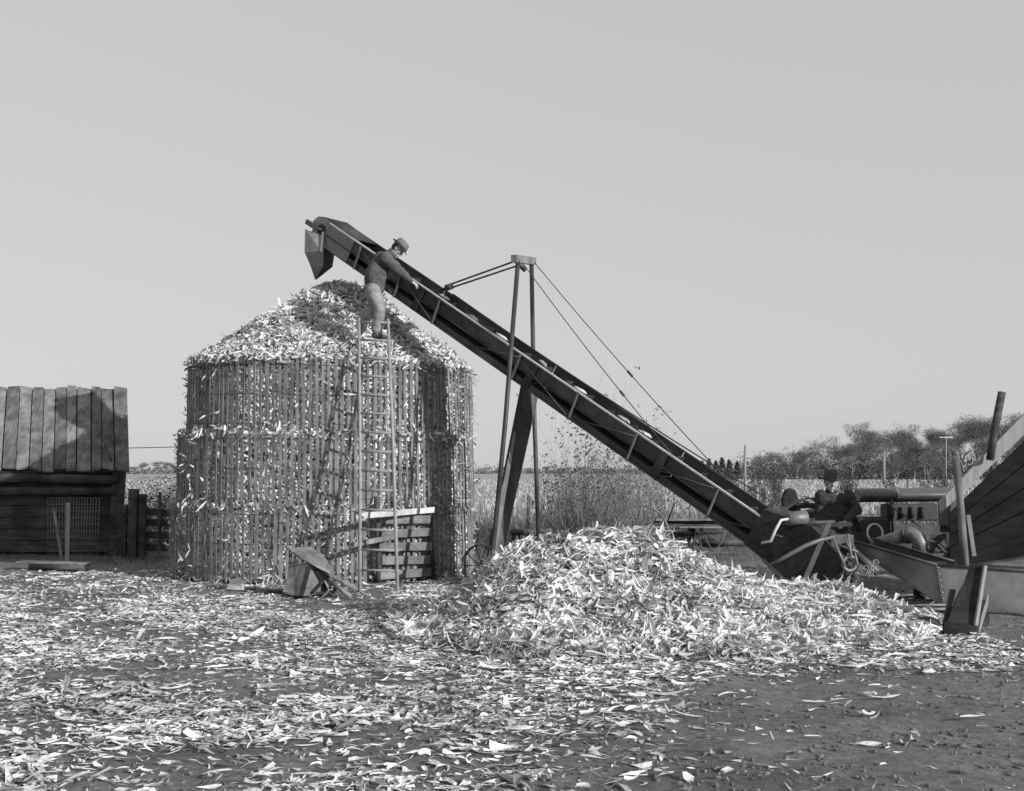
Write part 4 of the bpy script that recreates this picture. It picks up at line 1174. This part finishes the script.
MB().beam(Wp(334, 590, 0.1), Wp(349, 583, 0.25), 0.05, 0.04).build('cross_rail', M['darkwood'], wb)
lid = [Wp(292, 552, 0.1), Wp(299, 549.5, 0.25), Wp(312, 549.5, 0.3), Wp(323, 556, 0.3), Wp(333, 570, 0.2), Wp(330, 574, 0.05), Wp(316, 567, -0.05), Wp(300, 558, 0.0)]
MB().prism(lid, V(-0.015, 0.02, 0.035)).build('top_board', M['wood'], wb, 'rounded grey board lying over the tray', bevel=0.006)
bd = MB().beam(G(258, 15.9, 0.03), G(335, 15.5, 0.05), 0.22, 0.03).build('old_board', M['darkwood'], None, o=G(290, 15.7), bevel=0.004)
tag(bd, 'weathered board lying flat beneath the tipped wheelbarrow', 'board')
sc = MB().slab([G(226, 16.2, 0.02), G(243, 16.0, 0.03), P(240, 577, 16.3), P(231, 580, 16.4)], V(0.01, 0.02, 0)).build('scrap_sheet', M['palewood'], None, o=G(235, 16.2))
tag(sc, 'small pale curled scrap standing left of the wheelbarrow', 'scrap')

# ------------------------------------------------------------------ shed at the left
sh = empty('shed', G(60, 22.5), 'low weathered board shed with a steep plank roof, left of the round crib', 'shed')
YE, YR = 22.8, 24.3
xe, xrg = (129.5 - 512) / F * YE, (127 - 512) / F * YR
zr = CH + (470 - 389) / F * YR
px0 = xe
M['roof2'] = mat('darker_roof_board', 0.075, 0.17, 16, 0.85, (1, 0.12, 0.12), 0.6, 0.008, spots=0.35)
M['roof3'] = mat('paler_roof_board', 0.12, 0.25, 16, 0.85, (1, 0.12, 0.12), 0.6, 0.008, spots=0.35)
k_ = 0
while px0 > -12.2:
    wd = random.uniform(0.20, 0.30)
    x1_ = px0 - wd
    f0 = lambda xx: V(xx + 0.0, YE, CH + 0.0 + random.uniform(-0.05, 0.03))
    f1 = lambda xx: V(xx + (xrg - xe), YR, zr + random.uniform(-0.035, 0.035))
    dn = random.uniform(0, 0.03)
    g_ = random.uniform(0.008, 0.03)
    MB().slab([f0(px0), f0(x1_ + g_), f1(x1_ + g_), f1(px0)], V(0, -0.015, 0.022 + dn)).build('roof_board', (M['wood'], M['roof2'], M['roof3'])[random.randrange(3)], sh)
    px0 = x1_; k_ += 1
MB().slab([V(xe - 0.1, YE + 0.1, 1.68), V(-12.2, YE + 0.1, 1.68), V(-12.2, YR, zr - 0.04), V(xrg - 0.05, YR, zr - 0.04)], V(0, 0, -0.03)).build('roof_deck', M['darkwood'], sh)
MB().slab([V(xrg, YR + 0.02, zr), V(-12.6, YR + 0.02, zr), V(-12.6, YR + 1.5, 1.7), V(xrg - 0.6, YR + 1.5, 1.7)], V(0, 0, -0.03)).build('rear_roof', M['wood'], sh)
MB().tube([P(101, 436, 22.5), P(112, 462, 22.2)], 0.012, 5).build('roof_stick', M['darkwood'], sh)
wy = YE + 0.32
xw = G(118, wy).x
for i in range(7):
    z0 = 0.05 + i * 0.235
    dy = 0.05 if i < 5 else -0.06
    MB().beam(V(xw, wy + dy, z0 + 0.11), V(-12.2, wy + dy, z0 + 0.11), 0.03, 0.222).build('wall_board', M['darkwood'], sh)
MB().slab([V(xw - 0.05, wy + 0.12, 0.0), V(-12.2, wy + 0.12, 0.0), V(-12.2, wy + 0.12, 1.75), V(xw - 0.05, wy + 0.12, 1.75)], V(0, 0.02, 0)).build('gap_backing', M['vdark'], sh)  # dark sheet added so no daylight shows between the wall boards
MB().tube([P(119, 480, YE + 0.08), P(30, 478, YE + 0.05), P(-60, 478, YE + 0.05)], 0.10, 8).build('eave_log', M['darkwood'], sh)
MB().tube([P(117, 491, YE + 0.12), P(-60, 491, YE + 0.1)], 0.09, 8).build('eave_log', M['darkwood'], sh)
for (px_, tt) in ((116, 0.03), (121, 0.1)):
    MB().beam(G(px_ - 4, wy - 0.1, 0), P(px_ + 1, 472, YE + 0.1), 0.14, 0.10, (0, 1, 0)).build('corner_post', M['darkwood'], sh)
for i in range(6):
    ya = wy + 0.1 + i * 0.42
    hgt = 1.6 + (1.5 * min(1, (ya - YE) / (YR - YE)) if ya < YR else 1.5 * (1 - (ya - YR) / 1.5)) - 0.12
    xo = xw - 0.06 - 0.42 * (ya + 0.19 - wy)
    MB().beam(V(xo, ya + 0.19, 0), V(xo - 0.04, ya + 0.19, max(1.4, hgt)), 0.46, 0.03, (1, 0.42, 0)).build('end_board', M['darkwood'], sh)
# leaning wire panel
wp = empty('wire_netting', G(75, 22.0), 'square mesh wire netting leaning against the shed wall', 'netting')
mb = MB(); a0, a1 = G(48, 21.6, 0.05), G(97, 21.7, 0.05); b0, b1 = P(48, 498, 22.1), P(99, 498, 22.15)
for i in range(19):
    t = i / 18; mb.tube([a0.lerp(a1, t), b0.lerp(b1, t) + V(random.uniform(-0.01, 0.01), 0, 0)], 0.005, 4)
for i in range(10):
    t = i / 9; mb.tube([a0.lerp(b0, t), a1.lerp(b1, t)], 0.005, 4)
mb.build('mesh', M['zinc'], wp)
st = MB().beam(G(67, 21.3, 0), P(68, 503, 21.5), 0.07, 0.06).build('stake', M['ladder'], None, o=G(67, 21.3))
tag(st, 'upright pale stake standing before the wire netting on the shed', 'stake')
st = MB().beam(G(62, 21.4, 0), P(54, 509, 21.9), 0.05, 0.03, (0, 1, 0)).build('stick', M['wood'], None, o=G(62, 21.4))
tag(st, 'thin slanting stick leaning on the wire netting', 'stick')
for i, (a, b_, zz) in enumerate(((20, 90, 0.12), (36, 86, 0.05))):
    o = MB().beam(G(a, 19.8 + i * 0.3, zz), G(b_, 19.6 + i * 0.3, zz - 0.01), 0.30, 0.03).build('plank', M['wood'] if i == 0 else M['darkwood'], None, o=G(60, 19.8 + i * 0.3), bevel=0.004)
    tag(o, ('grey plank lying on top of a darker one before the shed', 'dark plank under the grey plank before the shed')[i], 'plank')
lg = MB().tube([G(30, 19.6, 0.05), G(84, 19.4, 0.05)], 0.05, 8).build('log', M['darkwood'], None, o=G(60, 19.5))
tag(lg, 'thin dark log lying in front of the planks by the shed', 'log')
# rail fence between shed and crib
fe = empty('board_fence', G(150, 22.6), 'low dark board fence between the shed and the crib', 'fence')
for (px_, yt, wd) in ((133, 489, 0.17), (142, 494, 0.13), (124, 505, 0.09), (159, 492, 0.05)):
    b0 = G(px_, 22.4, 0); MB().beam(b0, P(px_ + 1, yt, 22.45), wd, wd * 0.8).build('post', M['darkwood'], fe)
for (y0_, y1_) in ((510, 514), (521, 524), (534, 536), (547, 548)):
    MB().beam(P(118, y0_, 22.6), P(190, y1_, 22.5), 0.03, 0.14).build('rail', M['darkwood'], fe)
# wire from the far pole line
# ------------------------------------------------------------------ vegetation
def rand_perp(d):
    a = Vector((random.gauss(0, 1), random.gauss(0, 1), random.gauss(0, 1)))
    a = a - d * a.dot(d)
    return a.normalized()
def grow(mb, tips, p, d, ln, r, lev, spread, up, sides=5):
    pts = [p]; rs_ = [r]; q = p.copy(); dd = d.copy(); n = 4 if lev > 1 else 3
    for i in range(n):
        dd = (dd + rand_perp(dd) * 0.16 + V(0, 0, up * 0.12)).normalized()
        q = q + dd * ln / n; pts.append(q.copy()); rs_.append(r * (1 - 0.55 * (i + 1) / n))
    mb.tube(pts, rs_, sides if lev > 1 else 3, cap=False)
    if lev <= 0:
        tips.append((pts[-1], dd)); tips.append((pts[-2], dd)); return
    nb = random.randint(3, 4) if lev > 1 else random.randint(3, 5)
    for i in range(nb):
        k2 = random.randint(1, n) if i else n
        nd = (dd + rand_perp(dd) * spread * random.uniform(0.6, 1.3)).normalized()
        grow(mb, tips, pts[k2], nd, ln * random.uniform(0.55, 0.8), rs_[k2] * 0.72, lev - 1, spread, up, sides)

def leafcloud(tips, per, size, jit, thin=0.35):
    c = []; 
    for (p, d) in tips:
        for _ in range(per):
            c.append((p.x + random.gauss(0, jit), p.y + random.gauss(0, jit), p.z + random.gauss(0, jit * 0.8)))
    c = np.array(c); N = len(c)
    t = unit(N); u = unit(N); b_ = np.cross(t, u); b_ /= np.linalg.norm(b_, axis=1, keepdims=True) + 1e-9
    s_ = rng.uniform(0.5, 1.2, N)[:, None] * size
    v = np.stack([c - t * s_, c - b_ * s_ * thin, c + t * s_, c + b_ * s_ * thin], 1).reshape(-1, 3)
    f = np.arange(N * 4).reshape(N, 4)
    return v, f, np.repeat(rng.uniform(0.6, 1.35, N), 4)

def make_tree(name, h_, seed, per, size, label, cat, group, spread=0.75, sparse=False, leafm='twig', levs=4):
    random.seed(seed)
    root = empty(name, (0, 0, 0), label, cat, group)
    mb = MB(); tips = []
    grow(mb, tips, V(0, 0, -0.2), V(random.uniform(-0.1, 0.1), 0, 1).normalized(), h_ * 0.36, h_ * 0.022, levs, spread, 0.9, 7)
    mb.build('trunk', M['bark'], root)
    v, f, t = leafcloud(tips, per, size, h_ * 0.034, 0.13)
    o = bpy.data.objects.new('crown', mesh_np('crown', v, f, False, M[leafm], t)); COL.objects.link(o); o.parent = root
    return root

LBT = 'bare autumn tree in the wood along the far edge of the field'
protos = [make_tree('tree', 11.5, 100 + i, (15, 20, 12, 22)[i], 0.21, LBT, 'tree', 'trees of the wood on the skyline', 0.7 + 0.06 * i) for i in range(4)]
TL = []
random.seed(5)
# skyline of the wood: pixel column, tree-top row
sky_px = [742, 760, 785, 800, 820, 845, 858, 872, 900, 930, 950, 975, 1000, 1030, 1060, 1100]
sky_py = [458, 452, 445, 446, 440, 436, 421, 422, 431, 421, 418, 414, 416, 414, 412, 415]
for i in range(52):
    if i < 36: px_ = 745 + (1110 - 745) * (i + random.uniform(-0.3, 0.3)) / 36
    else: px_ = random.uniform(760, 1100)
    Yt = random.uniform(205, 245) if i < 36 else random.uniform(190, 205)
    ht = (470 - np.interp(px_, sky_px, sky_py)) / F * Yt + 1.7
    ht *= random.uniform(0.86, 1.04) if i < 36 else random.uniform(0.5, 0.75)
    TL.append((px_, Yt, ht))
zs = []
for p_ in protos:
    me = [c for c in p_.children if c.name.startswith('crown')][0].data
    a = np.zeros(len(me.vertices) * 3); me.vertices.foreach_get('co', a); zs.append(np.percentile(a[2::3], 99.3))
for i, (px_, Yt, ht) in enumerate(TL):
    j = i % 4
    o = protos[j] if i < 4 else copy_tree(protos[j])
    o.location = G(px_, Yt, -0.3)
    s_ = ht / zs[j]
    o.scale = (s_ * random.uniform(0.95, 1.25), s_ * 1.1, s_)
    o.rotation_euler.z = random.uniform(0, 6.28)
# low dark undergrowth that closes the wood's foot
tips = [(V(x_, y_, abs(random.gauss(1.6, 1.2))), V(0, 0, 1)) for x_, y_ in [((random.uniform(742, 1110) - 512) / F * 215, 215 + random.uniform(-10, 14)) for _ in range(5200)]]
stuff_obj('undergrowth', leafcloud(tips, 4, 0.33, 0.6), M['twig'], 'dense dark undergrowth along the foot of the distant wood', 'undergrowth')

# small dark evergreens further left
def cedar(seed, label, cat, group):
    random.seed(seed)
    root = empty('evergreen_tree', (0, 0, 0), label, cat, group)
    MB().tube([V(0, 0, -0.2), V(0, 0, 4.5)], [0.12, 0.03], 6).build('trunk', M['bark'], root)
    tp = []
    for _ in range(420):
        z_ = random.uniform(0.3, 4.9); r_ = (1 - z_ / 5.0) ** 0.7 * 1.3 * math.sqrt(random.random()); t = random.uniform(0, 6.28)
        tp.append((V(r_ * math.cos(t), r_ * math.sin(t), z_), V(0, 0, 1)))
    v, f, t = leafcloud(tp, 5, 0.16, 0.12)
    o = bpy.data.objects.new('crown', mesh_np('crown', v, f, False, M['evergreen'], t)); COL.objects.link(o); o.parent = root
    return root
M['evergreen'] = mat('evergreen', 0.03, 0.06, 3, 0.95, tone=True, bump=0)
ce = cedar(3, 'small dark evergreen standing at the left end of the distant wood', 'tree', 'dark evergreens on the skyline')
random.seed(9)
for i, (px_, py_) in enumerate(((702, 461), (709, 459), (716, 461), (722, 458), (729, 460), (737, 462))):
    o = ce if i == 0 else copy_tree(ce)
    Yt = 190 + i * 3
    s_ = ((470 - py_) / F * Yt + 1.7) / 4.9
    o.location = G(px_, Yt); o.scale = (s_ * 1.2, s_ * 1.2, s_); o.rotation_euler.z = i
# faint far trees at the left of the crib and across
ft = protos[1]
for i in range(22):
    if i < 8: px_ = 118 + i * 9
    else: px_ = 484 + (i - 8) * 16
    o = copy_tree(ft); Yt = 520 + (i % 3) * 30
    ht = (6.0 if i < 8 else 4.4) * random.uniform(0.6, 1.05)
    s_ = ht / zs[1]; o.location = G(px_, Yt, -0.5); o.scale = (s_ * 1.8, s_ * 1.8, s_); o.rotation_euler.z = i * 1.3
    o['label'] = 'tiny faint tree on the far horizon'; o['group'] = 'faint trees on the horizon'

tips = [(V((px_ - 512) / F * Yt, Yt, abs(random.gauss(0, 1.3))), V(0, 0, 1)) for px_, Yt in [(random.uniform(60, 760), random.uniform(490, 520)) for _ in range(2600)]]
stuff_obj('far_hedge', leafcloud(tips, 4, 0.7, 0.8), M['twig'], 'thin faint hedge line along the far horizon', 'hedge')

# brush behind the pile: sprouting shrubs with sparse leaves
def shrub(seed, h_, nst, lab, cat, grp, per=1, leaf=0.035, keep_=0.35, name='shrub', lm='weed', jit=0.05):
    random.seed(seed)
    root = empty(name, (0, 0, 0), lab, cat, grp)
    mb = MB(); tips = []
    for i in range(nst):
        a = random.uniform(0, 6.28); sp = random.uniform(0.05, 0.45)
        grow(mb, tips, V(random.gauss(0, 0.12), random.gauss(0, 0.12), 0), V(math.cos(a) * sp, math.sin(a) * sp, 1).normalized(), h_ * random.uniform(0.28, 0.5), 0.011, 2, 0.5, 1.0, 4)
    mb.build('stems', M['stem'], root)
    tips = [t for t in tips if random.random() < keep_]
    v, f, t = leafcloud(tips, per, leaf, jit, 0.6)
    o = bpy.data.objects.new('leaves', mesh_np('leaves', v, f, False, M[lm], t)); COL.objects.link(o); o.parent = root
    return root
s1 = shrub(21, 4.3, 9, 'tall leggy shrub with a few dead leaves behind the husk pile', 'shrub', 'leggy shrubs behind the husk pile', 3, 0.04, 0.35)
s2 = shrub(22, 2.6, 18, 'tall leggy shrub with a few dead leaves behind the husk pile', 'shrub', 'leggy shrubs behind the husk pile', 3, 0.035, 0.5)
random.seed(31)
for i, (px_, Yt, sc2) in enumerate(((575, 24.0, 1.0), (600, 24.6, 0.95), (628, 25.0, 0.9), (560, 25.5, 0.8), (612, 23.6, 0.8), (585, 26.2, 0.95), (640, 26.5, 0.8), (655, 27.5, 0.8), (545, 26.8, 0.7), (618, 27.5, 0.85))):
    pr = (s1, s2)[i % 2]
    o = pr if i < 2 else copy_tree(pr)
    o.location = G(px_, Yt); o.scale = (sc2, sc2, sc2); o.rotation_euler.z = random.uniform(0, 6.28)
# tall dead weeds further right, with dark seed heads
M['seed'] = mat('dark_seed_heads', 0.035, 0.08, 6, 0.95, tone=True, bump=0)
s3 = shrub(41, 2.0, 12, 'tall dead weed clump with dark seed heads at the edge of the stubble field', 'weed', 'tall dead weeds along the field edge', 6, 0.045, 0.6, 'weed_clump', 'seed', 0.09)
random.seed(33)
for i, px_ in enumerate([703, 711, 717, 726, 733, 755, 762, 773, 776, 847, 852, 892, 926, 938, 950]):
    o = s3 if i == 0 else copy_tree(s3)
    Yt = random.uniform(33, 40); sc2 = random.uniform(0.75, 1.0)
    if px_ > 840: sc2 = random.uniform(0.72, 0.9)
    o.location = G(px_, Yt); o.scale = (sc2 * 0.5, sc2 * 0.5, sc2); o.rotation_euler.z = random.uniform(0, 6.28)
# brush by the board fence
random.seed(34)
for i, (px_, Yt, sc2) in enumerate(((150, 26, 0.85), (162, 27, 0.8), (172, 26, 0.9), (140, 28, 0.8))):
    o = copy_tree(s2); o.location = G(px_, Yt); o.scale = (sc2 * 1.4, sc2 * 1.4, sc2 * 0.8); o.rotation_euler.z = i
    o['label'] = 'dry tangled bush behind the low board fence'; o['group'] = 'bushes behind the board fence'

# standing stubble, dry grass and weeds (uncountable)
def blades(x, y, h, wd, lean, tone):
    N = len(x); a = rng.uniform(0, math.pi, N)
    dx, dy = np.cos(a) * wd / 2, np.sin(a) * wd / 2
    lx, ly = rng.normal(0, lean, N) * h, rng.normal(0, lean, N) * h
    z0 = np.zeros(N) - 0.02
    v = np.stack([np.stack([x - dx, y - dy, z0], 1), np.stack([x + dx, y + dy, z0], 1), np.stack([x + dx * 0.4 + lx, y + dy * 0.4 + ly, h], 1), np.stack([x - dx * 0.4 + lx, y - dy * 0.4 + ly, h], 1)], 1).reshape(-1, 3)
    return v, np.arange(N * 4).reshape(N, 4), np.repeat(tone, 4)
N = 42000
y = 34 + 150 * rng.random(N) ** 1.7; x = rng.uniform(-0.55, 0.62, N) * y
row = np.round(x / 1.0) * 1.0 + rng.normal(0, 0.10, N)
x = np.where(rng.random(N) < 0.5, row, x)
stub = blades(x, y, rng.uniform(0.05, 0.28, N) * np.where(rng.random(N) < 0.08, 2.0, 1), 0.03 + y * 0.0007, 0.55, rng.uniform(0.45, 1.2, N))
stuff_obj('corn_stubble', stub, M['stub'], 'pale dry corn stubble standing over the far field', 'stubble')
N = 34000
y = rng.uniform(19.5, 36, N); x = rng.uniform(-0.6, 0.62, N) * y
k = (np.array([noise.noise(Vector((a * 0.5, b_ * 0.5, 5))) for a, b_ in zip(x, y)]) + (y - 24) / 14) > rng.uniform(-0.4, 0.6, N)
x, y = x[k], y[k]; N = len(x)
gr = blades(x, y, rng.uniform(0.05, 0.45, N) * np.clip((y - 18) / 8, 0.3, 1.5), 0.012, 0.65, rng.uniform(0.4, 1.5, N))
stuff_obj('dry_grass', gr, M['weed'], 'dry tangled grass and weeds behind the yard', 'dry grass')
N = 1700
px_ = rng.normal(598, 38, N); y = rng.uniform(23, 29, N); x = (px_ - 512) / F * y
th = blades(x, y, rng.uniform(0.3, 1.35, N) * np.exp(-((px_ - 600) / 75) ** 2), 0.012, 0.6, rng.uniform(0.4, 2.0, N))
stuff_obj('thicket_weeds', th, M['weed'], 'thick dead weeds tangled around the shrubs behind the pile', 'weeds')

# ------------------------------------------------------------------ poles and wires beyond
def pole(px_, Yt, ytop, r_, lab, arm=0.0):
    o = empty('utility_pole', G(px_, Yt), lab, 'pole')
    t = P(px_, ytop, Yt)
    MB().tube([G(px_, Yt, 0), t], [r_, r_ * 0.7], 7).build('pole_shaft', M['bark'], o)
    if arm:
        MB().beam(t + V(-arm, 0, -0.15), t + V(arm, 0, -0.15), 0.12, 0.12).build('crossarm', M['palewood'], o)
    return o
pole(745, 62, 445, 0.08, 'thin pole standing alone beside the dark evergreens')
pole(884, 120, 452, 0.17, 'short stout pole in front of the distant wood')
pole(946, 130, 436, 0.10, 'pole with a pale crossarm in front of the wood', 0.75)
up = pole(205, 60, 440, 0.1, 'utility pole hidden behind the round crib', 0.5)
up2 = pole(-90, 60, 440, 0.1, 'utility pole beyond the left edge carrying the wire', 0.5)
wi = MB().tube(sagl(P(-90, 447, 60), P(205, 446, 60), 0.12, 24), 0.022, 4).build('overhead_wire', M['iron'], None, o=P(-90, 447, 60))
tag(wi, 'single wire crossing the sky between the shed roof and the crib', 'wire')
# field fence
ff_ = empty('wire_fence', G(700, 34), 'old wire fence of thin posts along the edge of the stubble field', 'fence')
posts = [(690, 33.5, 0.95), (757, 33, 1.2), (790, 33.2, 0.9), (907, 32, 1.45), (985, 32, 1.2), (470, 33, 1.2), (527, 27, 1.1), (560, 31, 1.0), (640, 33, 1.1)]
for (px_, Yt, hh_) in posts:
    b0 = G(px_, Yt); MB().tube([b0, b0 + V(random.uniform(-0.05, 0.05), 0, hh_)], 0.045, 6).build('post', M['bark'], ff_)
srt = [G(px_, Yt) for (px_, Yt, _) in sorted(posts) if px_ > 600]
for z_ in (0.45, 0.8):
    MB().tube([q + V(0, 0, z_) for q in srt], 0.006, 4).build('wire', M['iron'], ff_)

# ------------------------------------------------------------------ old machinery and lumber behind the pile
rk = empty('hay_rake', G(648, 21.5), 'old iron dump rake with two big spoked wheels and curved tines behind the pile', 'hay rake')
c0, c1 = V(G(641, 20.6).x, 20.6, 0.56), V(G(700, 22.2).x, 22.2, 0.56)
ax_ = (c1 - c0).normalized()
wax = V(-0.35, -0.93, 0).normalized()
spoke_wheel('wheel', c0, wax, 0.50, rk, M['stem'], 12, 0.02, 0.03)
spoke_wheel('wheel', c1, wax, 0.48, rk, M['stem'], 12, 0.012, 0.03)
MB().tube([c0, c1], 0.03, 8).build('axle', M['iron'], rk)
for i in range(16):
    b0 = c0.lerp(c1, 0.08 + 0.84 * i / 15)
    pts = [b0 + V(0.02, 0.02 + 0.35 * math.sin(a), 0.08 - 0.5 * (1 - math.cos(a)) * 0.62) for a in np.linspace(0, 2.3, 9)]
    MB().tube(pts, 0.010, 4).build('tine', M['iron'], rk)
MB().tube([c0.lerp(c1, 0.4) + V(0, 0, 0.1), c0.lerp(c1, 0.4) + V(0.1, -0.5, 0.55)], 0.015, 5).build('lever', M['iron'], rk)
random.seed(51)
for i in range(8):
    a = G(600 + i * 14 + random.uniform(-6, 6), 22.6 + random.uniform(-0.4, 0.4), 0.10 + 0.16 * (i % 3))
    d = V(random.uniform(0.8, 1.3), random.uniform(-0.3, 0.3), random.uniform(-0.1, 0.15))
    o = MB().tube([a, a + d * 0.5 + V(0, 0, 0.02), a + d], [0.08, 0.07, 0.055], 8).build('log', M['darkwood'] if i % 2 else M['bark'], None, o=a)
    tag(o, 'dark weathered log dumped in the brush just beyond the husk pile', 'log', 'logs dumped in the brush beyond the pile')
random.seed(50)
for i in range(7):
    z_ = 0.62 + 0.045 * (i // 2)
    a = G(650 + random.uniform(-5, 10), 21.9 + 0.22 * (i % 2) + random.uniform(-0.05, 0.05), z_ + 0.0)
    o = MB().beam(a, a + V(random.uniform(1.2, 1.5), random.uniform(-0.15, 0.15), random.uniform(-0.02, 0.02)), 0.2, 0.035).build('plank', M['darkwood'] if i % 3 else M['wood'], None, o=a)
    tag(o, 'long rough plank in the stack laid across sawhorses behind the husk pile', 'plank', 'planks stacked behind the husk pile')
for i, px_ in enumerate((660, 695)):
    o = empty('sawhorse', G(px_, 22.0), ('sawhorse under the left end of the plank stack', 'sawhorse under the right end of the plank stack')[i], 'sawhorse')
    c = G(px_, 22.0)
    MB().beam(c + V(0, -0.3, 0.56), c + V(0, 0.45, 0.56), 0.08, 0.08).build('beam', M['darkwood'], o)
    for sx_ in (-0.15, 0.15):
        for yy in (-0.22, 0.36):
            MB().beam(c + V(sx_, yy, 0), c + V(0, yy, 0.53), 0.05, 0.05).build('leg', M['darkwood'], o)
for i in range(9):
    a = V(G(513, 25.2).x + random.uniform(-0.05, 0.35), 25.2 + random.uniform(-0.2, 0.2), 0.08 + 0.13 * (i // 3))
    d = V(random.uniform(0.4, 0.7), random.uniform(-0.3, 0.3), random.uniform(-0.05, 0.05))
    o = MB().tube([a, a + d], [0.075, 0.06], 8).build('log', M['darkwood'] if i % 2 else M['bark'], None, o=a)
    tag(o, 'short dark log in the small woodpile behind the timber prop', 'log', 'logs in the small woodpile')

# ------------------------------------------------------------------ single large husks and cobs in the open foreground
def one_husk(px_, Yt, ln, wd, ang, curl, cup, lab, grp=None, tn=1.05):
    c = G(px_, Yt); z_ = gh(c.x, Yt) + 0.022
    v, f, t = husks(np.array([[0, 0, z_]]), np.array([[math.cos(ang), math.sin(ang), 0.02]]), np.array([[0.1, -0.1, 1.0]]), np.array([ln]), np.array([wd]), np.array([curl]), np.array([cup]), np.array([tn]), np.array([0.5]), S=10)
    o = bpy.data.objects.new('corn_husk', mesh_np('corn_husk', v, f, True, M['husk'], t)); COL.objects.link(o)
    o.location = (c.x, Yt, 0)
    md = o.modifiers.new('t', 'SOLIDIFY'); md.thickness = 0.003
    return tag(o, lab, 'corn husk', grp)
LH = [(515, 7.45, 0.26, 0.07, 0.05, 0.1, 0.5, 'wide pale husk lying flat at the bottom edge, nearest of all'),
      (312, 7.4, 0.24, 0.06, 0.0, 0.1, 0.4, 'long pale husk lying level at the bottom edge, left of centre'),
      (815, 8.45, 0.20, 0.05, 0.05, 0.2, 0.6, 'pale curled husk alone on the bare dirt, nearer of a pair'),
      (884, 8.55, 0.26, 0.035, 0.2, 0.35, 0.5, 'narrow wavy husk on the bare dirt at lower right'),
      (868, 7.95, 0.14, 0.07, 0.5, 0.5, 0.8, 'small crumpled husk on the bare dirt below the wavy one'),
      (636, 8.6, 0.16, 0.09, 0.4, 0.4, 0.8, 'plump folded husk at the border of litter and bare dirt'),
      (852, 9.9, 0.30, 0.06, 0.05, 0.15, 0.4, 'long husk fallen on the dirt before the pile'),
      (930, 9.6, 0.20, 0.08, 0.8, 0.5, 0.9, 'tangled pale husk on the dirt below the wooden chute'),
      (963, 10.3, 0.18, 0.04, 0.3, 0.4, 0.6, 'thin arched husk on the dirt nearest the wooden chute'),
      (341, 8.55, 0.22, 0.09, 0.2, 0.3, 0.6, 'broad bright husk among the litter left of centre'),
      (65, 7.8, 0.20, 0.09, -0.2, 0.3, 0.5, 'broad bright husk at the lower left corner')]
for a in LH: one_husk(*a)
print('objects', len(bpy.data.objects))
